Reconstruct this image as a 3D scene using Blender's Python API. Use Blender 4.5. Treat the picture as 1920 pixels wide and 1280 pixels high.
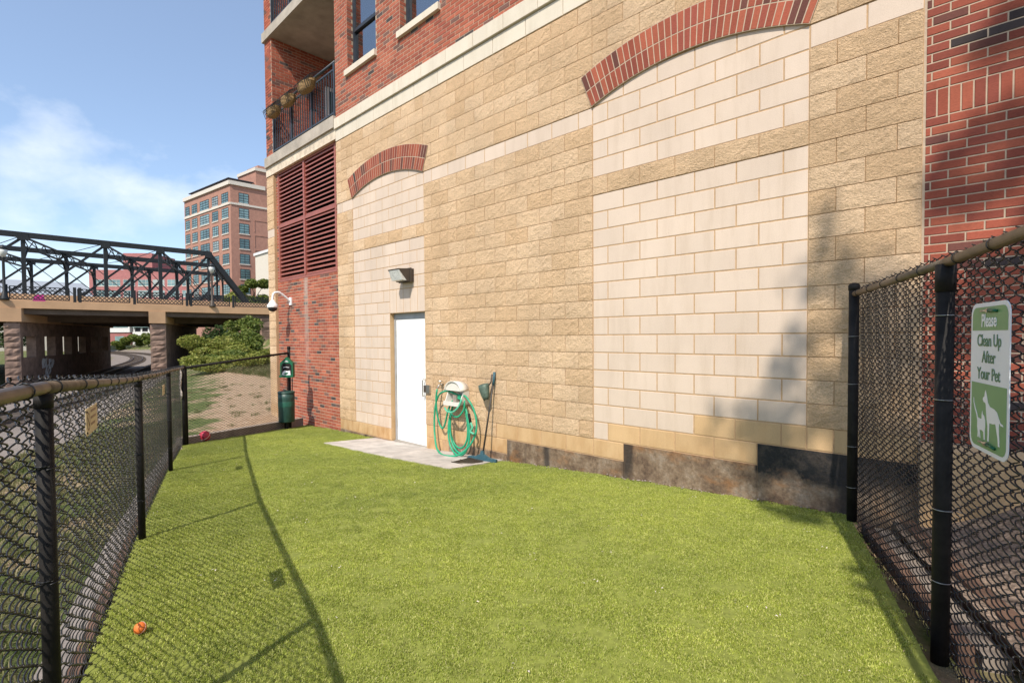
import bpy, bmesh, math, random
import numpy as np
from mathutils import Vector, Matrix
R = math.radians
random.seed(7); rng = np.random.default_rng(7)
for o in list(bpy.data.objects): bpy.data.objects.remove(o)
scene = bpy.context.scene
col = scene.collection

# ------------------------------------------------------------------ camera
CAM = Vector((3.398, -4.966, 1.858))
YAW, PITCH, ROLL = R(43.516), R(-1.527), R(-0.408)
FPX = 946.73 / 1920.0
fw = Vector((-math.sin(YAW) * math.cos(PITCH), math.cos(YAW) * math.cos(PITCH), math.sin(PITCH)))
r0 = Vector((math.cos(YAW), math.sin(YAW), 0)); u0 = r0.cross(fw)
cr = math.cos(ROLL) * r0 + math.sin(ROLL) * u0
cu = -math.sin(ROLL) * r0 + math.cos(ROLL) * u0
cam = bpy.data.objects.new('camera', bpy.data.cameras.new('camera')); col.objects.link(cam)
cam.matrix_world = Matrix(((cr.x, cu.x, -fw.x, CAM.x), (cr.y, cu.y, -fw.y, CAM.y), (cr.z, cu.z, -fw.z, CAM.z), (0, 0, 0, 1)))
cam.data.sensor_width = 36.0; cam.data.lens = 36.0 * FPX
cam.data.shift_y = 15.47 / 1920.0
cam.data.clip_start = 0.05; cam.data.clip_end = 3000
scene.camera = cam

def seen(x, y, z):
    """screen size weight of a piece at (x,y,z); 0 when out of the picture"""
    d = Vector((x, y, z)) - CAM
    dz = d.dot(fw)
    if dz < 0.3: return 0.0
    px = d.dot(cr) / dz * FPX; py = d.dot(cu) / dz * FPX
    if abs(px) > 0.52 or abs(py + 0.008) > 0.36: return 0.0
    return 1.0 / (dz * dz)

# ------------------------------------------------------------------ world, sun
SUN_AZ, SUN_EL = R(114.0), R(49.0)      # direction the shadows point to, height of the sun
to_sun = Vector((-math.cos(SUN_AZ) * math.cos(SUN_EL), -math.sin(SUN_AZ) * math.cos(SUN_EL), math.sin(SUN_EL)))
world = bpy.data.worlds.new('World'); scene.world = world; world.use_nodes = True
nt = world.node_tree; nt.nodes.clear()
wo = nt.nodes.new('ShaderNodeOutputWorld'); bg = nt.nodes.new('ShaderNodeBackground')
sky = nt.nodes.new('ShaderNodeTexSky'); sky.sky_type = 'NISHITA'; sky.sun_disc = False
sky.sun_elevation = SUN_EL; sky.sun_rotation = math.atan2(to_sun.x, to_sun.y)
sky.air_density = 1.0; sky.dust_density = 0.8; sky.ozone_density = 3.0
tc = nt.nodes.new('ShaderNodeTexCoord'); mp = nt.nodes.new('ShaderNodeMapping')
mp.inputs['Location'].default_value = (0.437, 0.183, 0.03); mp.inputs['Scale'].default_value = (1.0, 1.0, 1.6)
n1 = nt.nodes.new('ShaderNodeTexNoise'); n1.inputs['Scale'].default_value = 3.0; n1.inputs['Detail'].default_value = 8; n1.inputs['Roughness'].default_value = 0.55
rp = nt.nodes.new('ShaderNodeValToRGB'); rp.color_ramp.elements[0].position = 0.50; rp.color_ramp.elements[1].position = 0.74
mx = nt.nodes.new('ShaderNodeMixRGB'); mx.inputs[2].default_value = (5.9, 6.1, 6.4, 1)
ml = nt.nodes.new('ShaderNodeMath'); ml.operation = 'MULTIPLY'
sx3 = nt.nodes.new('ShaderNodeSeparateXYZ'); nt.links.new(tc.outputs['Generated'], sx3.inputs[0])
mr3 = nt.nodes.new('ShaderNodeMapRange'); mr3.interpolation_type = 'SMOOTHSTEP'; nt.links.new(sx3.outputs['Z'], mr3.inputs[0])
for k_, v_ in enumerate((0.36, 0.47, 0.9, 0.05)): mr3.inputs[k_+1].default_value = v_
nt.links.new(mr3.outputs[0], ml.inputs[1])
nt.links.new(tc.outputs['Generated'], mp.inputs[0]); nt.links.new(mp.outputs[0], n1.inputs[0]); nt.links.new(n1.outputs[0], rp.inputs[0])
nt.links.new(rp.outputs[0], ml.inputs[0]); nt.links.new(ml.outputs[0], mx.inputs[0])
hz = nt.nodes.new('ShaderNodeMixRGB'); hz.inputs[0].default_value = 0.14; hz.inputs[2].default_value = (4.6, 5.2, 6.0, 1)
nt.links.new(sky.outputs[0], hz.inputs[1]); nt.links.new(hz.outputs[0], mx.inputs[1]); nt.links.new(mx.outputs[0], bg.inputs[0]); nt.links.new(bg.outputs[0], wo.inputs[0])
bg.inputs[1].default_value = 0.15
sl = bpy.data.lights.new('sun', 'SUN'); sl.energy = 3.9; sl.angle = R(0.53); sl.color = (1.0, 0.93, 0.82)
so = bpy.data.objects.new('sun', sl); col.objects.link(so)
so.rotation_euler = to_sun.to_track_quat('Z', 'Y').to_euler(); so.location = (10, -20, 30)
vs = scene.view_settings; vs.view_transform = 'Standard'; vs.look = 'None'; vs.gamma = 1.0; vs.exposure = 0.47
vs.use_curve_mapping = False

# ------------------------------------------------------------------ materials
def nodes(name):
    m = bpy.data.materials.new(name); m.use_nodes = True
    t = m.node_tree; b = t.nodes['Principled BSDF']
    return m, t, b
def N(t, typ, **kw):
    n = t.nodes.new(typ)
    for k, v in kw.items():
        if k.startswith('i_'):
            n.inputs[k[2:].replace('_', ' ')].default_value = v
        elif hasattr(n, k): setattr(n, k, v)
    return n
def ramp(t, stops, src=None, interp='LINEAR'):
    n = t.nodes.new('ShaderNodeValToRGB'); e = n.color_ramp.elements; n.color_ramp.interpolation = interp
    while len(e) < len(stops): e.new(0.5)
    for k, (p, c) in enumerate(stops):
        e[k].position = p; e[k].color = (c[0], c[1], c[2], 1) if len(c) >= 3 else (c[0], c[0], c[0], 1)
    if src is not None: t.links.new(src, n.inputs[0])
    return n
def mix(t, a, b, fac, mode='MIX'):
    n = t.nodes.new('ShaderNodeMixRGB'); n.blend_type = mode
    for s, v in ((0, fac), (1, a), (2, b)):
        if hasattr(v, 'links'): t.links.new(v, n.inputs[s])
        else: n.inputs[s].default_value = v if s == 0 else (v[0], v[1], v[2], 1)
    return n.outputs[0]
def noise(t, scale, detail=4, rough=0.6, vec=None, out=0):
    n = N(t, 'ShaderNodeTexNoise'); n.inputs['Scale'].default_value = scale; n.inputs['Detail'].default_value = detail
    n.inputs['Roughness'].default_value = rough
    if vec is None: vec = pos(t)
    t.links.new(vec, n.inputs[0]); return n.outputs[out]
def pos(t, sc=None):
    g = N(t, 'ShaderNodeNewGeometry')
    if sc is None: return g.outputs['Position']
    m = N(t, 'ShaderNodeMapping'); m.inputs['Scale'].default_value = sc
    t.links.new(g.outputs['Position'], m.inputs[0]); return m.outputs[0]
def bump(t, b, h, strength=0.5, dist=0.01):
    n = N(t, 'ShaderNodeBump'); n.inputs['Strength'].default_value = strength; n.inputs['Distance'].default_value = dist
    t.links.new(h, n.inputs['Height']); t.links.new(n.outputs[0], b.inputs['Normal'])
def rnd(t):
    """a random number per object and per loose piece of a mesh"""
    o = N(t, 'ShaderNodeObjectInfo'); g = N(t, 'ShaderNodeNewGeometry')
    a = N(t, 'ShaderNodeMath', operation='ADD'); f = N(t, 'ShaderNodeMath', operation='FRACT')
    t.links.new(o.outputs['Random'], a.inputs[0]); t.links.new(g.outputs['Random Per Island'], a.inputs[1])
    t.links.new(a.outputs[0], f.inputs[0]); return f.outputs[0]

def simple(name, c, rough=0.6, metal=0.0, var=0.15, scale=8.0, bm=0.0, bscale=60.0, spec=0.4):
    m, t, b = nodes(name)
    n = noise(t, scale, 5)
    lo = [max(0, x * (1 - var)) for x in c]; hi = [min(1, x * (1 + var)) for x in c]
    r = ramp(t, [(0.3, lo), (0.7, hi)], n)
    t.links.new(r.outputs[0], b.inputs['Base Color'])
    b.inputs['Roughness'].default_value = rough; b.inputs['Metallic'].default_value = metal
    b.inputs['Specular IOR Level'].default_value = spec
    if bm: bump(t, b, noise(t, bscale, 4), bm, 0.004)
    return m

def stained(t, c, amount=0.5, z0=0.0, z1=0.9):
    """rust coloured splash stains low on the wall, patchy"""
    g = N(t, 'ShaderNodeNewGeometry'); s = N(t, 'ShaderNodeSeparateXYZ'); t.links.new(g.outputs['Position'], s.inputs[0])
    mr = N(t, 'ShaderNodeMapRange'); mr.inputs['From Min'].default_value = z1; mr.inputs['From Max'].default_value = z0
    t.links.new(s.outputs['Z'], mr.inputs[0])
    n = noise(t, 3.0, 5, 0.6, pos(t, (2.0, 1.0, 0.7)))
    r = ramp(t, [(0.42, (0,)), (0.62, (1,))], n)
    mm = N(t, 'ShaderNodeMath', operation='MULTIPLY'); t.links.new(mr.outputs[0], mm.inputs[0]); t.links.new(r.outputs[0], mm.inputs[1])
    m2 = N(t, 'ShaderNodeMath', operation='MULTIPLY'); t.links.new(mm.outputs[0], m2.inputs[0]); m2.inputs[1].default_value = amount
    return mix(t, c, (0.36, 0.19, 0.07), m2.outputs[0])

def m_split():
    m, t, b = nodes('split_face_tan')
    v = rnd(t)
    base = ramp(t, [(0.0, (0.68, 0.46, 0.27)), (0.5, (0.715, 0.495, 0.30)), (1.0, (0.75, 0.535, 0.34))], v).outputs[0]
    f = noise(t, 70, 6, 0.75); r = ramp(t, [(0.30, (0.42,)), (0.43, (0.85,)), (0.55, (1.03,)), (0.75, (1.15,))], f).outputs[0]
    c = mix(t, base, r, 0.75, 'MULTIPLY')
    c = mix(t, c, ramp(t, [(0.35, (0.86,)), (0.65, (1.05,))], noise(t, 1.3, 3)).outputs[0], 1.0, 'MULTIPLY')
    c = stained(t, c, 0.5, 0.0, 0.75)
    t.links.new(c, b.inputs['Base Color']); b.inputs['Roughness'].default_value = 0.93; b.inputs['Specular IOR Level'].default_value = 0.15
    a1 = noise(t, 48, 7, 0.75, pos(t, (1, 1, 1.25))); bump(t, b, a1, 1.0, 0.026)
    return m
def m_block(name, c, spread=0.05, stain=0.3, z1=0.6):
    m, t, b = nodes(name)
    v = rnd(t)
    base = ramp(t, [(0.0, [x * (1 - spread) for x in c]), (1.0, [x * (1 + spread) for x in c])], v).outputs[0]
    f = noise(t, 160, 3, 0.7); r = ramp(t, [(0.3, (0.80,)), (0.5, (1.0,)), (0.7, (1.1,))], f).outputs[0]
    cc = mix(t, base, r, 0.8, 'MULTIPLY')
    # pits
    vo = N(t, 'ShaderNodeTexVoronoi'); vo.inputs['Scale'].default_value = 28; t.links.new(pos(t), vo.inputs[0])
    pit = ramp(t, [(0.0, (0.35,)), (0.045, (0.45,)), (0.07, (1.0,))], vo.outputs['Distance']).outputs[0]
    gate = ramp(t, [(0.55, (0,)), (0.62, (1,))], noise(t, 5, 3)).outputs[0]
    cc = mix(t, cc, mix(t, (1, 1, 1), pit, gate), 1.0, 'MULTIPLY')
    cc = mix(t, cc, ramp(t, [(0.3, (0.9,)), (0.7, (1.04,))], noise(t, 0.9, 4)).outputs[0], 1.0, 'MULTIPLY')
    cc = mix(t, cc, ramp(t, [(0.30, (0.88, 0.86, 0.83)), (0.5, (1, 1, 1)), (0.75, (1.03, 1.03, 1.04))], noise(t, 2.2, 6, 0.65, pos(t, (2.6, 1, 0.35)))).outputs[0], 0.8, 'MULTIPLY')
    cc = stained(t, cc, stain, 0.0, z1)
    t.links.new(cc, b.inputs['Base Color']); b.inputs['Roughness'].default_value = 0.88; b.inputs['Specular IOR Level'].default_value = 0.2
    bump(t, b, f, 0.25, 0.004)
    return m
def m_brick(name, pal):
    m, t, b = nodes(name)
    v = rnd(t)
    base = ramp(t, pal, v, 'CONSTANT').outputs[0]
    v2 = N(t, 'ShaderNodeMath', operation='FRACT'); mm = N(t, 'ShaderNodeMath', operation='MULTIPLY'); mm.inputs[1].default_value = 17.31
    t.links.new(v, mm.inputs[0]); t.links.new(mm.outputs[0], v2.inputs[0])
    c = mix(t, base, ramp(t, [(0, (0.82,)), (1, (1.15,))], v2.outputs[0]).outputs[0], 1.0, 'MULTIPLY')
    n = noise(t, 40, 5, 0.65, pos(t, (1, 1, 3)))
    c = mix(t, c, ramp(t, [(0.3, (0.72,)), (0.55, (1.0,)), (0.8, (1.15,))], n).outputs[0], 0.8, 'MULTIPLY')
    c = mix(t, c, ramp(t, [(0.35, (0.85,)), (0.65, (1.06,))], noise(t, 1.1, 3)).outputs[0], 1.0, 'MULTIPLY')
    g = N(t, 'ShaderNodeNewGeometry'); s3 = N(t, 'ShaderNodeSeparateXYZ'); t.links.new(g.outputs['Position'], s3.inputs[0])
    dx = N(t, 'ShaderNodeMath', operation='ADD'); dx.inputs[1].default_value = 7.69; t.links.new(s3.outputs['X'], dx.inputs[0])
    ab_ = N(t, 'ShaderNodeMath', operation='ABSOLUTE'); t.links.new(dx.outputs[0], ab_.inputs[0])
    band = ramp(t, [(0.05, (1,)), (0.13, (0,))], ab_.outputs[0]).outputs[0]
    zz = N(t, 'ShaderNodeMapRange'); zz.inputs[1].default_value = 0.4; zz.inputs[2].default_value = 3.0; t.links.new(s3.outputs['Z'], zz.inputs[0])
    zu = N(t, 'ShaderNodeMath', operation='LESS_THAN'); zu.inputs[1].default_value = 3.2; t.links.new(s3.outputs['Z'], zu.inputs[0])
    st1 = mix(t, (0, 0, 0), band, zz.outputs[0]); st2 = mix(t, (0, 0, 0), st1, zu.outputs[0])
    st3 = mix(t, (0, 0, 0), st2, ramp(t, [(0.3, (0.25,)), (0.7, (0.85,))], noise(t, 9, 4, 0.6, pos(t, (2, 1, 0.6)))).outputs[0])
    c = mix(t, c, (0.42, 0.36, 0.31), st3)
    t.links.new(c, b.inputs['Base Color']); b.inputs['Roughness'].default_value = 0.85; b.inputs['Specular IOR Level'].default_value = 0.25
    bump(t, b, noise(t, 130, 4), 0.4, 0.004)
    return m
def m_leaf(name, cols, trans=0.3, patchy=0.0):
    m, t, b = nodes(name)
    r = ramp(t, [(k / max(1, len(cols) - 1), c) for k, c in enumerate(cols)], rnd(t))
    if patchy:                                     # worn, flattened and fresher areas
        n = noise(t, 0.9, 5, 0.6); a = mix(t, (1 - patchy, 1 - patchy*0.9, 1 - patchy*0.7), (1 + patchy, 1 + patchy*0.75, 1 + patchy*0.5), ramp(t, [(0.35, (0,)), (0.65, (1,))], n).outputs[0])
        n2 = noise(t, 9.0, 5, 0.7); a2 = mix(t, (1 - patchy, 1 - patchy, 1 - patchy*0.6), (1 + patchy*0.7, 1 + patchy*0.6, 1 + patchy), ramp(t, [(0.35, (0,)), (0.65, (1,))], n2).outputs[0])
        c_ = mix(t, mix(t, r.outputs[0], a, 1.0, 'MULTIPLY'), a2, 1.0, 'MULTIPLY')
        class W_: outputs = [c_]
        r = W_
    t.links.new(r.outputs[0], b.inputs['Base Color']); b.inputs['Roughness'].default_value = 0.55; b.inputs['Specular IOR Level'].default_value = 0.3
    tr = N(t, 'ShaderNodeBsdfTranslucent'); t.links.new(r.outputs[0], tr.inputs[0])
    ms = N(t, 'ShaderNodeMixShader'); ms.inputs[0].default_value = trans
    t.links.new(b.outputs[0], ms.inputs[1]); t.links.new(tr.outputs[0], ms.inputs[2])
    t.links.new(ms.outputs[0], t.nodes['Material Output'].inputs['Surface'])
    return m
def m_foundation():
    """rough concrete foot of the wall: brown stains, tar coat with a ragged edge, tarry drips"""
    m, t, b = nodes('tarred_foundation')
    g = N(t, 'ShaderNodeNewGeometry'); s3 = N(t, 'ShaderNodeSeparateXYZ'); t.links.new(g.outputs['Position'], s3.inputs[0])
    n = noise(t, 3.2, 8, 0.72, pos(t, (1.2, 1, 1.0)))
    c = ramp(t, [(0.28, (0.055, 0.033, 0.022)), (0.42, (0.13, 0.082, 0.050)), (0.52, (0.21, 0.145, 0.092)), (0.62, (0.28, 0.215, 0.155)), (0.74, (0.33, 0.29, 0.24))], n).outputs[0]
    c = mix(t, c, (0.25, 0.115, 0.04), ramp(t, [(0.52, (0,)), (0.66, (0.75,))], noise(t, 2.1, 6, 0.65, pos(t, (1.0, 1, 2.0)))).outputs[0])
    fine = noise(t, 26, 6, 0.75); c = mix(t, c, ramp(t, [(0.3, (0.5,)), (0.5, (1.0,)), (0.7, (1.25,))], fine).outputs[0], 0.9, 'MULTIPLY')
    def math_(op, a, bb):
        q = N(t, 'ShaderNodeMath', operation=op)
        for k, v in ((0, a), (1, bb)):
            if hasattr(v, 'links'): t.links.new(v, q.inputs[k])
            else: q.inputs[k].default_value = v
        return q.outputs[0]
    rag = noise(t, 2.8, 7, 0.7)
    edge = math_('ADD', math_('MULTIPLY', rag, 0.75), 0.18)                      # height of the ragged lower edge of the tar
    tar = ramp(t, [(0.44, (0,)), (0.58, (1,))], math_('ADD', math_('SUBTRACT', s3.outputs['Z'], edge), 0.5)).outputs[0]
    right = ramp(t, [(0.0, (0,)), (0.02, (1,))], math_('SUBTRACT', s3.outputs['X'], 1.80)).outputs[0]
    c = mix(t, c, mix(t, (0.009, 0.009, 0.010), (0.05, 0.038, 0.03), ramp(t, [(0.45, (0,)), (0.62, (1,))], noise(t, 7, 7, 0.72)).outputs[0]), mix(t, (0, 0, 0), tar, right))
    spots = ramp(t, [(0.0, (1,)), (0.05, (1,)), (0.075, (0,))], (lambda v: (setattr(v.inputs['Scale'], 'default_value', 5.0), t.links.new(pos(t), v.inputs[0]), v.outputs['Distance'])[2])(N(t, 'ShaderNodeTexVoronoi'))).outputs[0]
    c = mix(t, c, (0.42, 0.38, 0.33), mix(t, (0, 0, 0), spots, ramp(t, [(0.5, (0,)), (0.6, (0.8,))], noise(t, 2.0, 3)).outputs[0]))
    drip = ramp(t, [(0.57, (0,)), (0.68, (0.85,))], noise(t, 3.4, 2, 0.5, pos(t, (1.0, 0.0, 0.10)))).outputs[0]
    c = mix(t, c, (0.020, 0.015, 0.013), mix(t, (0, 0, 0), drip, ramp(t, [(0.30, (0.3,)), (0.45, (1,))], n).outputs[0]))
    t.links.new(c, b.inputs['Base Color']); b.inputs['Roughness'].default_value = 0.75
    bump(t, b, fine, 0.6, 0.014)
    return m
def m_ground():
    m, t, b = nodes('ground_mixed')
    a = N(t, 'ShaderNodeVertexColor'); a.layer_name = 'zone'
    s = N(t, 'ShaderNodeSeparateColor'); t.links.new(a.outputs[0], s.inputs[0])
    nb = noise(t, 22, 6, 0.75); nl = noise(t, 0.8, 6, 0.6)
    gravel = ramp(t, [(0.3, (0.10, 0.085, 0.075)), (0.5, (0.22, 0.185, 0.16)), (0.7, (0.36, 0.31, 0.27))], nb).outputs[0]
    dirt = ramp(t, [(0.3, (0.25, 0.165, 0.10)), (0.5, (0.36, 0.255, 0.165)), (0.72, (0.46, 0.35, 0.24))], noise(t, 6, 7, 0.7)).outputs[0]
    grass = ramp(t, [(0.3, (0.05, 0.075, 0.02)), (0.5, (0.10, 0.125, 0.04)), (0.7, (0.21, 0.19, 0.085))], noise(t, 5, 7, 0.75)).outputs[0]
    def zone(ch):
        ad = N(t, 'ShaderNodeMath', operation='ADD'); t.links.new(ch, ad.inputs[0]); 
        sb = N(t, 'ShaderNodeMath', operation='SUBTRACT'); t.links.new(nl, sb.inputs[0]); sb.inputs[1].default_value = 0.5
        m3 = N(t, 'ShaderNodeMath', operation='MULTIPLY'); m3.inputs[1].default_value = 1.9; t.links.new(sb.outputs[0], m3.inputs[0]); t.links.new(m3.outputs[0], ad.inputs[1]); return ramp(t, [(0.36, (0,)), (0.64, (1,))], ad.outputs[0]).outputs[0]
    c = mix(t, dirt, grass, zone(s.outputs['Green']))
    c = mix(t, c, gravel, zone(s.outputs['Red']))
    t.links.new(c, b.inputs['Base Color']); b.inputs['Roughness'].default_value = 0.95; b.inputs['Specular IOR Level'].default_value = 0.1
    bump(t, b, nb, 0.8, 0.03)
    return m
def m_glass(name, tint=(0.6, 0.7, 0.72), clear=0.6):
    m, t, b = nodes(name)
    gl = N(t, 'ShaderNodeBsdfGlossy'); gl.inputs['Roughness'].default_value = 0.03
    tr = N(t, 'ShaderNodeBsdfTransparent'); tr.inputs[0].default_value = (*tint, 1)
    lw = N(t, 'ShaderNodeLayerWeight'); lw.inputs[0].default_value = 0.25
    r = ramp(t, [(0.0, (1 - clear,)), (1.0, (0.95,))], lw.outputs['Fresnel'])
    ms = N(t, 'ShaderNodeMixShader'); t.links.new(r.outputs[0], ms.inputs[0]); t.links.new(tr.outputs[0], ms.inputs[1]); t.links.new(gl.outputs[0], ms.inputs[2])
    t.links.new(ms.outputs[0], t.nodes['Material Output'].inputs['Surface'])
    return m

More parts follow.
